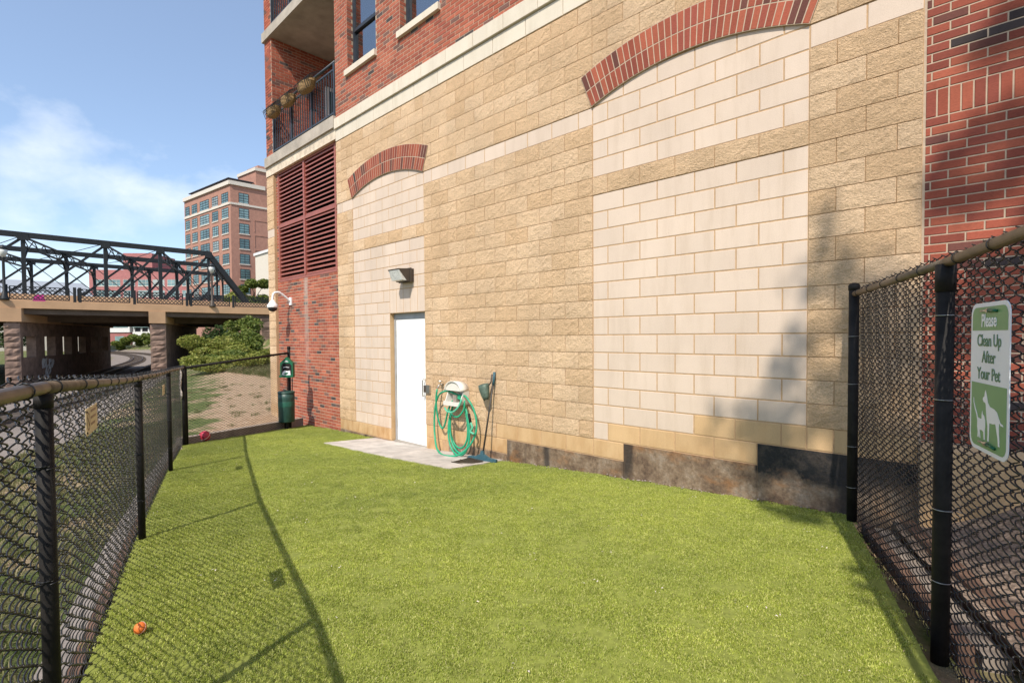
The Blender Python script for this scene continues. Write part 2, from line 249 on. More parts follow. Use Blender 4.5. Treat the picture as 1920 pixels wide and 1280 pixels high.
RED = (0.37, 0.102, 0.058); RED2 = (0.41, 0.128, 0.075); RED3 = (0.32, 0.088, 0.055); BRN = (0.19, 0.095, 0.075); CHR = (0.085, 0.066, 0.062)
def m_farglass():
    m, t, b = nodes('far_glass')
    r = ramp(t, [(0.0, (0.06, 0.115, 0.12)), (0.45, (0.13, 0.225, 0.23)), (0.8, (0.19, 0.29, 0.29)), (1.0, (0.30, 0.33, 0.31))], rnd(t))
    c = mix(t, r.outputs[0], ramp(t, [(0.35, (0.7,)), (0.65, (1.2,))], noise(t, 0.45, 3)).outputs[0], 1.0, 'MULTIPLY')
    t.links.new(c, b.inputs['Base Color']); b.inputs['Roughness'].default_value = 0.14; b.inputs['Specular IOR Level'].default_value = 0.8
    return m
M = {
 'split': m_split(),
 'white': m_block('ground_face_cream', (0.62, 0.497, 0.395), 0.04, 0.35, 0.7),
 'buff': m_block('smooth_buff', (0.56, 0.375, 0.20), 0.06, 0.8, 1.0),
 'belt': m_block('cast_stone', (0.66, 0.585, 0.47), 0.03, 0.0, 0.1),
 'brick': m_brick('red_brick', [(0.0, RED), (0.34, RED2), (0.6, RED3), (0.86, BRN), (0.975, CHR)]),
 'brick2': m_brick('red_brick_deep', [(0.0, (0.31, 0.078, 0.046)), (0.34, (0.35, 0.095, 0.054)), (0.62, (0.26, 0.066, 0.043)), (0.88, (0.14, 0.052, 0.04)), (0.975, (0.06, 0.045, 0.043))]),
 'mortar_tan': simple('mortar_tan', (0.45, 0.29, 0.16), 0.95, 0, 0.15, 20, 0.4),
 'mortar': simple('mortar_beige', (0.44, 0.335, 0.24), 0.95, 0, 0.12, 20, 0.4),
 'foundation': m_foundation(),
 'concrete': simple('pad_concrete', (0.45, 0.405, 0.36), 0.9, 0, 0.24, 4.5, 0.45, 140),
 'concrete_dk': simple('grey_concrete', (0.30, 0.27, 0.23), 0.9, 0, 0.15, 3.0, 0.3, 60),
 'slab': simple('balcony_concrete', (0.38, 0.33, 0.27), 0.9, 0, 0.25, 2.5, 0.3, 60),
 'cream_stain': simple('stained_header', (0.60, 0.50, 0.38), 0.9, 0, 0.28, 6.0, 0.3, 60),
 'louver': simple('louver_red_paint', (0.31, 0.100, 0.074), 0.45, 0, 0.12, 4.0),
 'dark': simple('dark_interior', (0.012, 0.010, 0.010), 0.9),
 'black_vinyl': simple('black_vinyl', (0.014, 0.014, 0.015), 0.38, 0, 0.3, 30, 0, 60, 0.5),
 'black_post': simple('black_post_paint', (0.015, 0.013, 0.0115), 0.68, 0, 0.5, 12, 0.25, 90, 0.22),
 'rail': simple('weathered_rail', (0.155, 0.115, 0.075), 0.5, 0.25, 0.35, 14, 0.15, 90),
 'tie': simple('tie_wire', (0.35, 0.35, 0.34), 0.35, 0.9),
 'tie_black': simple('tie_wire_black', (0.02, 0.02, 0.02), 0.4),
 'white_door': simple('white_door_paint', (0.83, 0.82, 0.79), 0.45, 0, 0.02, 2.0),
 'frame_grey': simple('door_frame_grey', (0.34, 0.355, 0.37), 0.5, 0.1, 0.1, 8),
 'steel': simple('brushed_steel', (0.50, 0.49, 0.47), 0.32, 0.9, 0.1, 30),
 'bronze': simple('bronze_paint', (0.075, 0.058, 0.045), 0.5, 0.2, 0.2, 12),
 'lens': simple('prismatic_lens', (0.62, 0.62, 0.58), 0.2, 0, 0.25, 26, 0.5, 90),
 'cam_white': simple('camera_white', (0.80, 0.80, 0.79), 0.4, 0, 0.03),
 'smoked': simple('smoked_dome', (0.02, 0.02, 0.022), 0.08, 0, 0.1),
 'hose': simple('green_hose', (0.022, 0.30, 0.155), 0.42, 0, 0.18, 30),
 'hose_lt': simple('green_hose_band', (0.10, 0.42, 0.26), 0.42, 0, 0.1, 30),
 'plastic_cream': simple('hose_hanger_cream', (0.66, 0.62, 0.55), 0.5, 0, 0.06, 12),
 'brass': simple('tap_metal', (0.42, 0.38, 0.32), 0.35, 0.85, 0.2, 40),
 'squeegee': simple('squeegee_blue', (0.04, 0.10, 0.125), 0.5, 0, 0.2, 20),
 'handle': simple('scooper_handle', (0.045, 0.038, 0.032), 0.5, 0, 0.3, 25),
 'scoop': simple('scooper_pan', (0.085, 0.12, 0.09), 0.5, 0.1, 0.4, 18),
 'green_box': simple('dispenser_green', (0.010, 0.125, 0.058), 0.4, 0, 0.12, 10),
 'green_bin': simple('bin_dark_green', (0.022, 0.062, 0.05), 0.45, 0, 0.2, 9),
 'green_bin2': simple('bin_band_green', (0.02, 0.095, 0.065), 0.45, 0, 0.2, 9),
 'white_print': simple('white_print', (0.80, 0.80, 0.80), 0.5, 0, 0.03),
 'sign_white': simple('sign_white', (0.74, 0.75, 0.77), 0.45, 0, 0.03, 5),
 'sign_green': simple('sign_green', (0.135, 0.30, 0.115), 0.45, 0, 0.10, 6),
 'sign_text': simple('sign_text_green', (0.085, 0.20, 0.10), 0.5, 0, 0.05, 6),
 'sign_tan': simple('sign_tan', (0.56, 0.43, 0.25), 0.55, 0, 0.08, 12),
 'sign_brown': simple('sign_brown_print', (0.26, 0.15, 0.09), 0.6),
 'ball_red': simple('ball_red', (0.42, 0.028, 0.055), 0.4, 0, 0.1),
 'ball_orange': simple('ball_orange', (0.72, 0.17, 0.03), 0.6, 0, 0.1, 30),
 'ball_stripe': simple('ball_stripe', (0.62, 0.42, 0.36), 0.5),
 'cloth': simple('pale_cloth', (0.62, 0.54, 0.48), 0.9, 0, 0.15, 20, 0.4),
 'timber': simple('rust_brown_timber', (0.135, 0.078, 0.052), 0.85, 0, 0.35, 9, 0.6, 60),
 'timber_grey': simple('grey_board', (0.27, 0.225, 0.185), 0.85, 0, 0.25, 9, 0.5, 60),
 'timber_curb': simple('curb_strip', (0.22, 0.19, 0.165), 0.9, 0, 0.3, 7, 0.5, 60),
 'curb': simple('curb_concrete', (0.30, 0.245, 0.20), 0.9, 0, 0.25, 6, 0.5, 60),
 'mulch': simple('mulch', (0.21, 0.155, 0.115), 0.95, 0, 0.8, 34, 1.0, 50),
 'bridge_black': simple('bridge_paint', (0.020, 0.021, 0.022), 0.5, 0.1, 0.25, 2),
 'bridge_conc': simple('tan_concrete', (0.52, 0.32, 0.18), 0.85, 0, 0.13, 0.6, 0.2, 20),
 'pier_stone': simple('pier_stone', (0.25, 0.165, 0.125), 0.9, 0, 0.35, 1.6, 0.8, 9),
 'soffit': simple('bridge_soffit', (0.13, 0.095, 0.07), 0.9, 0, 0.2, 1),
 'asphalt': simple('asphalt', (0.055, 0.053, 0.05), 0.9),
 'rail_steel': simple('rail_steel', (0.11, 0.085, 0.07), 0.45, 0.6, 0.3, 3),
 'tie_wood': simple('tie_wood', (0.085, 0.065, 0.05), 0.9, 0, 0.3, 5),
 'graffiti': simple('graffiti_paint', (0.50, 0.48, 0.46), 0.7),
 'far_brick': simple('far_brick', (0.36, 0.185, 0.135), 0.85, 0, 0.12, 1.2),  # lightened: distance haze is put into the brick colour
 'far_red': simple('far_red_brick', (0.34, 0.135, 0.125), 0.85, 0, 0.12, 0.8),  # paler and less saturated, standing in for haze over the distance
 'far_trim': simple('far_trim', (0.58, 0.52, 0.45), 0.8),
 'far_cream': simple('far_cream', (0.60, 0.54, 0.45), 0.8),
 'far_white': simple('far_white', (0.66, 0.65, 0.63), 0.8),
 'far_glass': m_farglass(),
 'far_dark': simple('far_dark', (0.03, 0.03, 0.033), 0.6),
 'win_frame': simple('window_frame_dark', (0.035, 0.043, 0.055), 0.4, 0.2),
 'blind': simple('grey_blind', (0.42, 0.43, 0.45), 0.8, 0, 0.06, 30),
 'curtain': simple('curtain_tan', (0.17, 0.125, 0.085), 0.9, 0, 0.3, 14),
 'pane': m_glass('window_glass'),
 'rail_blue': simple('balcony_rail_paint', (0.055, 0.065, 0.078), 0.4, 0.3, 0.15, 10),
 'coir': simple('coir_basket', (0.26, 0.16, 0.07), 0.95, 0, 0.5, 40, 1.0, 70),
 'bark': simple('bark', (0.10, 0.075, 0.055), 0.95, 0, 0.4, 9, 0.8, 20),
 'turf_base': simple('turf_backing', (0.20, 0.225, 0.04), 0.95, 0, 0.25, 30),
 'ground': m_ground(),
 'leaf': m_leaf('bush_leaf', [(0.065, 0.10, 0.016), (0.13, 0.175, 0.03), (0.24, 0.26, 0.06)]),
 'leaf_y': m_leaf('bush_leaf_yellow', [(0.12, 0.155, 0.02), (0.23, 0.25, 0.045), (0.36, 0.34, 0.09)]),
 'leaf_d': m_leaf('tree_leaf_dark', [(0.02, 0.045, 0.010), (0.045, 0.08, 0.018), (0.08, 0.12, 0.03)]),
 'weed': m_leaf('weed_blade', [(0.05, 0.085, 0.018), (0.11, 0.14, 0.035), (0.24, 0.20, 0.10)], 0.25),
 'drygrass': m_leaf('dry_blade', [(0.10, 0.12, 0.03), (0.20, 0.19, 0.08), (0.34, 0.28, 0.16)], 0.25),
 'blade': m_leaf('turf_blade', [(0.13, 0.18, 0.02), (0.305, 0.37, 0.05), (0.445, 0.505, 0.095), (0.58, 0.57, 0.22)], 0.25, 0.16),
}

# ------------------------------------------------------------------ mesh helpers
class MB:
    def __init__(s): s.v = []; s.f = []; s.sm = False
    def add(s, vs, fs):
        n = len(s.v); s.v += [tuple(p) for p in vs]; s.f += [tuple(i + n for i in f) for f in fs]; return s
    def box(s, x0, x1, y0, y1, z0, z1):
        return s.add([(x0,y0,z0),(x1,y0,z0),(x1,y1,z0),(x0,y1,z0),(x0,y0,z1),(x1,y0,z1),(x1,y1,z1),(x0,y1,z1)],
                     [(0,3,2,1),(4,5,6,7),(0,1,5,4),(1,2,6,5),(2,3,7,6),(3,0,4,7)])
    def hexa(s, p): return s.add(p, [(0,3,2,1),(4,5,6,7),(0,1,5,4),(1,2,6,5),(2,3,7,6),(3,0,4,7)])
    def bar(s, a, b, w, h=None, up=(0, 0, 1)):
        """a box beam from a to b"""
        a = Vector(a); b = Vector(b); h = h or w; d = (b - a).normalized(); u = Vector(up)
        if abs(d.dot(u)) > 0.98: u = Vector((0, 1, 0))
        sx = d.cross(u).normalized() * w / 2; sz = sx.cross(d).normalized() * h / 2
        return s.hexa([a-sx-sz, a+sx-sz, b+sx-sz, b-sx-sz, a-sx+sz, a+sx+sz, b+sx+sz, b-sx+sz])
    def tube(s, pts, r, n=8, cap=True):
        P = [Vector(p) for p in pts]; rs = r if hasattr(r, '__len__') else [r] * len(P)
        t0 = (P[1] - P[0]).normalized(); a = t0.orthogonal().normalized(); rings = []
        for i, p in enumerate(P):
            t = ((P[min(i+1, len(P)-1)] - P[max(i-1, 0)])).normalized()
            a = (a - t * a.dot(t)).normalized(); b = t.cross(a)
            rings.append([p + (a * math.cos(2*math.pi*k/n) + b * math.sin(2*math.pi*k/n)) * rs[i] for k in range(n)])
        vs = [q for rg in rings for q in rg]; fs = []
        for i in range(len(P)-1):
            for k in range(n): fs.append((i*n+k, i*n+(k+1)%n, (i+1)*n+(k+1)%n, (i+1)*n+k))
        if cap: fs.append(tuple(range(n-1, -1, -1))); fs.append(tuple((len(P)-1)*n + k for k in range(n)))
        return s.add(vs, fs)
    def lathe(s, prof, c=(0, 0, 0), n=20):
        vs = []; fs = []
        for (r, z) in prof:
            for k in range(n): vs.append((c[0]+r*math.cos(2*math.pi*k/n), c[1]+r*math.sin(2*math.pi*k/n), c[2]+z))
        for i in range(len(prof)-1):
            for k in range(n): fs.append((i*n+k, i*n+(k+1)%n, (i+1)*n+(k+1)%n, (i+1)*n+k))
        fs.append(tuple(range(n-1, -1, -1))); fs.append(tuple((len(prof)-1)*n+k for k in range(n)))
        return s.add(vs, fs)
    def prism(s, poly, fn, t):
        """poly in 2D, fn(u,v,w) -> world, extruded w from 0 to t"""
        n = len(poly); vs = [fn(u, v, 0) for u, v in poly] + [fn(u, v, t) for u, v in poly]
        return s.add(vs, [tuple(range(n-1, -1, -1)), tuple(range(n, 2*n))] + [(i, (i+1)%n, n+(i+1)%n, n+i) for i in range(n)])
    def mesh(s, name, mat, smooth=False):
        me = bpy.data.meshes.new(name); me.from_pydata([tuple(p) for p in s.v], [], s.f); me.materials.append(M[mat] if isinstance(mat, str) else mat)
        bm_ = bmesh.new(); bm_.from_mesh(me); bmesh.ops.recalc_face_normals(bm_, faces=bm_.faces); bm_.to_mesh(me); bm_.free()
        if smooth: me.shade_smooth()
        return me
    def build(s, name, mat, parent=None, smooth=False, kind=None):
        return link(name, s.mesh(name, mat, smooth), parent, kind)

def link(name, me, parent=None, kind=None, loc=None, rot=None, scale=None):
    o = bpy.data.objects.new(name, me); col.objects.link(o)
    if parent is not None:
        o.parent = parent
        if parent.type == 'EMPTY': o.matrix_parent_inverse = Matrix.Translation(-parent.location)
    if loc is not None: o.location = loc
    if rot is not None: o.rotation_euler = rot
    if scale is not None: o.scale = scale
    if kind: o['kind'] = kind
    return o
def thing(name, label, cat, loc=(0, 0, 0), group=None):
    o = bpy.data.objects.new(name, None); col.objects.link(o); o.location = loc; o.empty_display_size = 0.2
    o['label'] = label; o['category'] = cat
    if group: o['group'] = group
    return o
def tag(o, label, cat, group=None):
    o['label'] = label; o['category'] = cat
    if group: o['group'] = group
    return o
def smoothstep(a, b, x):
    t = min(1, max(0, (x - a) / (b - a))); return t * t * (3 - 2 * t)
def spline(pts, n=8):
    """Catmull-Rom through pts"""
    P = [Vector(p) for p in pts]; P = [P[0]*2-P[1]] + P + [P[-1]*2-P[-2]]; out = []
    for i in range(1, len(P)-2):
        a, b, c, d = P[i-1:i+3]
        for k in range(n):
            t = k / n
            out.append(0.5*((2*b)+(c-a)*t+(2*a-5*b+4*c-d)*t*t+(3*b-a-3*c+d)*t**3))
    out.append(P[-2]); return out

# ------------------------------------------------------------------ the ground
TRK = [(60, -33), (20, -20.6), (0, -14.5), (-25, -7), (-53, 1.5), (-66, 5.4), (-80, 9.4), (-102, 15.3), (-125, 19.5), (-145, 21.3), (-165, 21.3), (-190, 18.0), (-230, 9.0), (-300, -12), (-420, -50)]
def ytrack(x):
    for (xa, ya), (xb, yb) in zip(TRK, TRK[1:]):
        if xb <= x <= xa: return ya + (yb - ya) * (x - xa) / (xb - xa)
    return TRK[0][1] if x > 60 else TRK[-1][1]
def zturf(x, y):
    g = math.exp(-((x + 3.0) / 2.2) ** 2)
    return 0.235 + 0.042 * x - 0.05 * y - 0.062 * g * math.exp(-(y / 1.3) ** 2)
FENCE = [(4.55, -5.72), (1.43, -4.845), (-1.083, -4.185), (-3.85, -3.40), (-6.19, -2.69)]
def yfence(x):
    if x < -6.19: return -2.69 - 0.3 * (x + 6.19)
    for (xa, ya), (xb, yb) in zip(FENCE, FENCE[1:]):
        if xb <= x <= xa: return ya + (yb - ya) * (x - xa) / (xb - xa)
    return -5.72 - 0.28 * (x - 4.55)
def zt(x): return -0.75 + (-1.25) * smoothstep(0, -45, x)
def zground(x, y):
    d = y - ytrack(x)
    yard = 0.235 + 0.042 * max(x, -8) - 0.05 * max(-8, min(y, 0)) - 0.12
    if x < -7.5:
        k = smoothstep(-7.5, -11, x)
        hill = -0.35 + 1.15 * smoothstep(-3, 6, y + 0.25 * (x + 12)) + 2.6 * smoothstep(14, 20, y) * smoothstep(-20, -36, x)
        yard = yard * (1 - k) + hill * k
    base = zt(x)
    if d >= 0: 
        w = smoothstep(4.0, 4.0 + max(3.0, min(8.0, yfence(x) - ytrack(x) - 6.0)), d) if x > -40 else smoothstep(3.8, 9.0, d)
        if x < -90: yard = base + 1.5
        elif x < -60: yard = yard * 0.3 + 0.7 * (base + 1.2)
        return base * (1 - w) + yard * w
    w = smoothstep(7, 13, -d); return base * (1 - w) + (base + 0.9) * w
def terrain():
    xs = list(np.arange(-420, -120, 15)) + list(np.arange(-120, -60, 3)) + list(np.arange(-60, -32, 0.9)) + list(np.arange(-32, 9, 0.4)) + list(np.arange(9, 60, 6)) + [60, 200, 700]
    xs = [-2400, -900] + xs
    ys = [-2000, -500, -150] + list(np.arange(-80, -24, 5)) + list(np.arange(-24, -6, 0.6)) + list(np.arange(-6, 8, 0.35)) + list(np.arange(8, 18, 0.6)) + list(np.arange(18, 60, 3)) + [60, 90, 150, 500, 2000]
    v = []; cols = []
    for x in xs:
        for y in ys:
            z = zground(max(-420, min(60, x)), max(-80, min(60, y)))
            v.append((x, y, z + 0.02 * math.sin(x * 2.1 + y) * math.sin(y * 1.7)))
            d = abs(y - ytrack(x))
            grav = 1.0 - smoothstep(5.0, 7.2, d)
            if x > -40 and -0.5 < y - ytrack(x) < 30: grav = max(grav, 1.0 - smoothstep(-1.0, 0.4, y - (yfence(x) - 2.2)) if y < yfence(x) else 0)
            gr = 0.62
            if -45 < x < -6 and y > yfence(x) + 0.4:
                u = y + 0.22 * (x + 12)
                gr = 0.16 + 0.8 * smoothstep(2.6, 4.4, u) + 0.30 * (1 - smoothstep(-2.4, -0.6, u)) + 0.2*smoothstep(0.6, 2.6, u)
                gr += 0.5 * smoothstep(-30, -36, x)
            if x < -60: gr = 0.7
            if x > 2.5 and y > yfence(x) - 0.2: gr = 0.35
            cols.append((grav, min(1, gr), 0, 1))
    n = len(ys); f = []
    for i in range(len(xs)-1):
        for j in range(n-1): f.append((i*n+j, (i+1)*n+j, (i+1)*n+j+1, i*n+j+1))
    me = bpy.data.meshes.new('ground'); me.from_pydata(v, [], f); me.materials.append(M['ground'])
    ca = me.color_attributes.new('zone', 'FLOAT_COLOR', 'POINT'); ca.data.foreach_set('color', np.array(cols, np.float32).ravel())
    me.shade_smooth()
    return link('ground', me, None, 'structure')
terrain()

# concrete pad before the door
PAD = [(-4.80, -0.99), (-1.50, -0.95), (-1.50, 0.03), (-4.80, 0.03)]
mb = MB()
for k in range(2):
    xa, xb = [(-4.80, -3.162), (-3.154, -1.50)][k]
    ya = -0.99 + 0.04 * (xa + 4.8) / 3.3; yb = -0.99 + 0.04 * (xb + 4.8) / 3.3
    p = [(xa, ya), (xb, yb), (xb, 0.03), (xa, 0.03)]
    mb.hexa([(x, y, -0.4) for x, y in p] + [(x, y, zturf(x, y) + 0.012) for x, y in p])
mb.build('concrete_pad', 'concrete', None, False, 'structure')
def zpad(x, y):
    xa, xb = (-4.80, -3.162) if x < -3.158 else (-3.154, -1.50); t = (x-xa)/(xb-xa)
    ya = -0.99 + 0.04*(xa+4.8)/3.3; yb = -0.99 + 0.04*(xb+4.8)/3.3; yl = ya+(yb-ya)*t; q = (y-yl)/(0.03-yl)
    lo = zturf(xa, ya)*(1-t) + zturf(xb, yb)*t; hi = zturf(xa, 0.03)*(1-t) + zturf(xb, 0.03)*t
    return lo*(1-q) + hi*q + 0.012

# artificial turf: backing sheet and blades
TURF = [(-7.62, 0.0), (-4.80, 0.0), (-4.80, -0.99), (-1.50, -0.95), (-1.50, 0.0), (2.58, 0.0), (2.625, -0.24), (2.955, -1.34), (3.245, -2.34), (4.36, -5.68), (1.43, -4.888), (-1.083, -4.228), (-3.85, -3.44), (-6.19, -2.70), (-7.36, -0.47)]
def turf_mesh(name, poly, dz, mat, step=0.35):
    bm = bmesh.new(); bm.faces.new([bm.verts.new((x, y, 0)) for x, y in poly]); bmesh.ops.triangulate(bm, faces=bm.faces)
    for ax in (0, 1):
        lo, hi = (-8, 5) if ax == 0 else (-6, 0.5); c = lo
        while c < hi:
            no = [0, 0, 0]; no[ax] = 1; co = [0, 0, 0]; co[ax] = c
            bmesh.ops.bisect_plane(bm, geom=bm.verts[:] + bm.edges[:] + bm.faces[:], plane_co=co, plane_no=no); c += step
    for v in bm.verts: v.co.z = zturf(v.co.x, v.co.y) + dz
    for fc in bm.faces:
        fc.normal_update()
        if fc.normal.z < 0: fc.normal_flip()
    me = bpy.data.meshes.new(name); bm.to_mesh(me); bm.free(); me.materials.append(M[mat]); return me
link('turf', turf_mesh('turf', TURF, 0.0, 'turf_base'), None, 'structure')

def tuft_mesh(name, n, rad, l0, l1, w, mat, lean=0.5, seed=1):
    r = np.random.default_rng(seed); v = []; f = []
    for k in range(n):
        x, y = r.uniform(-rad, rad, 2); a = r.uniform(0, 2*math.pi); L = r.uniform(l0, l1); ln = lean * r.uniform(0.1, 1.0)
        dx, dy = math.cos(a), math.sin(a); b = r.uniform(0, 2*math.pi); bx, by = math.cos(b)*w/2, math.sin(b)*w/2
        m = (x + dx*L*ln*0.35, y + dy*L*ln*0.35, L*0.6); tip = (x + dx*L*ln, y + dy*L*ln, L*(1-0.35*ln))
        i = len(v)
        v += [(x-bx, y-by, 0), (x+bx, y+by, 0), (m[0]+bx, m[1]+by, m[2]), (m[0]-bx, m[1]-by, m[2]), tip]
        f += [(i, i+1, i+2, i+3), (i+3, i+2, i+4)]
    me = bpy.data.meshes.new(name); me.from_pydata(v, [], f); me.materials.append(M[mat]); return me
def scatter(name, surf, protos, density, smin, smax, seed=0, label=None, cat=None):
    """blades of grass standing on a surface mesh, by geometry nodes"""
    o = link(name, surf, None, 'stuff')
    ng = bpy.data.node_groups.new(name, 'GeometryNodeTree')
    ng.interface.new_socket('Geometry', in_out='INPUT', socket_type='NodeSocketGeometry'); ng.interface.new_socket('Geometry', in_out='OUTPUT', socket_type='NodeSocketGeometry')
    gi = ng.nodes.new('NodeGroupInput'); go = ng.nodes.new('NodeGroupOutput'); jn = ng.nodes.new('GeometryNodeJoinGeometry')
    for k, me in enumerate(protos):
        po = bpy.data.objects.new(me.name, me)
        oi = ng.nodes.new('GeometryNodeObjectInfo'); oi.inputs['Object'].default_value = po; oi.inputs['As Instance'].default_value = True
        dp = ng.nodes.new('GeometryNodeDistributePointsOnFaces'); dp.inputs['Density'].default_value = density / len(protos); dp.inputs['Seed'].default_value = seed + k * 13
        ip = ng.nodes.new('GeometryNodeInstanceOnPoints')
        rv = ng.nodes.new('FunctionNodeRandomValue'); rv.data_type = 'FLOAT_VECTOR'; rv.inputs[0].default_value = (0, 0, 0); rv.inputs[1].default_value = (0, 0, 6.283)
        rs = ng.nodes.new('FunctionNodeRandomValue'); rs.data_type = 'FLOAT'; rs.inputs[2].default_value = smin; rs.inputs[3].default_value = smax
        ng.links.new(gi.outputs[0], dp.inputs[0]); ng.links.new(dp.outputs[0], ip.inputs['Points']); ng.links.new(oi.outputs['Geometry'], ip.inputs['Instance'])
        ng.links.new(rv.outputs[0], ip.inputs['Rotation']); ng.links.new(rs.outputs[1], ip.inputs['Scale']); ng.links.new(ip.outputs[0], jn.inputs[0])
    ng.links.new(jn.outputs[0], go.inputs[0])
    md = o.modifiers.new('grass', 'NODES'); md.node_group = ng
    if label: o['label'] = label; o['category'] = cat
    return o
def inset(poly, d):
    out = []; n = len(poly); A = sum(poly[i][0]*poly[(i+1)%n][1]-poly[(i+1)%n][0]*poly[i][1] for i in range(n)); sg = 1 if A > 0 else -1
    for i in range(n):
        p, a, b = Vector(poly[i]), Vector(poly[i-1]), Vector(poly[(i+1)%n])
        e1 = (p-a).normalized(); e2 = (b-p).normalized(); n1_ = Vector((-e1.y, e1.x))*sg; n2_ = Vector((-e2.y, e2.x))*sg
        bis = (n1_+n2_); bis = bis / max(0.35, bis.length_squared/2) ; out.append(tuple(p + bis*d))
    return out
scatter('turf_blades', turf_mesh('turf_blades', inset(TURF, 0.03), 0.0, 'turf_base'),
        [tuft_mesh('turf_tuft_%d' % k, 210, 0.065, 0.007, 0.0135, 0.0026, 'blade', 1.1, 20+k) for k in range(4)], 190, 0.8, 1.2, 3,
        'short bright green artificial turf blades', 'turf')

# ------------------------------------------------------------------ the apartment building (wall plane y = 0, facing -y)
HB = 0.4064; CB = 0.2032; Z0 = 3.49; J = 0.0055
XL, XR = -6.10, 3.00                      # block wall
SP0, SP1 = -13.5*HB, -8*HB                # small arched panel
BP0, BP1 = 0.0, 5.5*HB                    # large arched panel
DR0, DR1 = -10.5*HB, -8*HB                # door opening
ZD0, ZD1 = Z0-17*CB, Z0-6*CB
bld = thing('apartment_building', 'tan block and red brick apartment building with arched blind panels and red louvers', 'building', (-3.0, 0.5, 0.0))
# mortar bodies
mb = MB()
for a in [(XL, DR0, 0.0035, 0.30, -0.6, 5.735), (DR1, XR, 0.0035, 0.30, -0.6, 5.735), (DR0, DR1, 0.0035, 0.30, ZD1, 5.735), (DR0, DR1, 0.16, 0.30, -0.6, ZD1)]: mb.box(*a)
block_wall = mb.build('block_wall', 'mortar_tan', bld)
# window openings in the upper brick wall
ZB = 6.175; ZTOP = 11.5
WINS = [(-5.62, -4.60), (-3.86, -2.80), (-0.9, 0.16), (1.6, 2.66)]; WZ0, WZ1 = 6.95, 8.95
mb = MB()
mb.box(XL, 6.0, 0.0035, 0.30, ZB, WZ0); mb.box(XL, 6.0, 0.0035, 0.30, WZ1, ZTOP)
xs = [XL] + [v for w in WINS for v in w] + [6.0]
for i in range(0, len(xs), 2): mb.box(xs[i], xs[i+1], 0.0035, 0.30, WZ0, WZ1)
mb.box(XR, 6.0, 0.0035, 0.30, -0.6, ZB)
BY = 0.06                                  # brick field of the louver bay sits back
AX0, AX1 = -9.22, XL
mb.box(AX0, AX1, BY+0.0035, 0.35, -0.8, 3.20)
mb.box(AX0, -9.10, BY+0.0035, 0.35, 3.20, 5.80); mb.box(-6.25, AX1, BY+0.0035, 0.35, 3.20, 5.80)
mb.box(-9.62, AX0, 0.007, 2.4, 6.25, ZTOP)        # pilaster beside the balcony, upper
brick_wall = mb.build('brick_wall', 'mortar', bld)
mb = MB(); mb.box(-9.615, 5.99, 2.41, 15.0, -0.8, ZTOP); mb.box(-9.615, AX0, 0.36, 2.405, -0.8, 5.99); mb.box(AX0, 5.99, 0.80, 2.405, -0.8, 5.99); mb.box(XL+0.004, 5.99, 0.9, 2.405, 6.0, ZTOP-0.01)
mb.build('rear_walls', 'brick', bld)
mb = MB(); mb.box(-9.8, 6.1, -0.06, 15.1, ZTOP+0.002, ZTOP+0.3); mb.build('roof', 'belt', bld)

# --- block meshes
def flat_block(w, h, d=0.05, bev=0.004):
    b = MB(); w2, h2 = w/2, h/2
    b.add([(-w2, d, -h2), (w2, d, -h2), (w2, d, h2), (-w2, d, h2), (-w2, bev, -h2), (w2, bev, -h2), (w2, bev, h2), (-w2, bev, h2),
           (-w2+bev, 0, -h2+bev), (w2-bev, 0, -h2+bev), (w2-bev, 0, h2-bev), (-w2+bev, 0, h2-bev)],
          [(0, 1, 5, 4), (1, 2, 6, 5), (2, 3, 7, 6), (3, 0, 4, 7), (4, 5, 9, 8), (5, 6, 10, 9), (6, 7, 11, 10), (7, 4, 8, 11), (8, 9, 10, 11)])
    return b
def rough_block(w, h, seed, d=0.05):
    """split face: broken front with an uneven surface"""
    r = np.random.default_rng(seed); nx = max(3, int(round(w / 0.045))); nz = 5; b = MB(); v = []
    for j in range(nz+1):
        for i in range(nx+1):
            e = (i in (0, nx)) or (j in (0, nz))
            y = -0.002 - r.uniform(0, 0.005) if e else -0.005 - abs(r.normal(0, 0.0035))
            v.append((-w/2 + w*i/nx + (0 if e else r.uniform(-.008, .008)), max(y, -0.015), -h/2 + h*j/nz + (0 if e else r.uniform(-.008, .008))))
    f = [(j*(nx+1)+i, j*(nx+1)+i+1, (j+1)*(nx+1)+i+1, (j+1)*(nx+1)+i) for j in range(nz) for i in range(nx)]
    n = len(v); v += [(-w/2, d, -h/2), (w/2, d, -h/2), (w/2, d, h/2), (-w/2, d, h/2)]
    c = [0, nx, nz*(nx+1)+nx, nz*(nx+1)]
    f += [tuple([n, n+1] + list(range(nx, -1, -1))), tuple([n+2, n+3] + list(range(nz*(nx+1), nz*(nx+1)+nx+1))),
          tuple([n+1, n+2] + [j*(nx+1)+nx for j in range(nz, -1, -1)]), tuple([n+3, n] + [j*(nx+1) for j in range(nz+1)])]
    return b.add(v, f)
_bm = {}
def block_mesh(kind, w, h, seed):
    key = (kind, round(w, 3), round(h, 3), seed)
    if key not in _bm:
        b = rough_block(w, h, seed) if kind == 'split' else flat_block(w, h)
        _bm[key] = b.mesh('%s_block' % kind, kind, False); _bm[key]['n'] = 0
    return _bm[key]
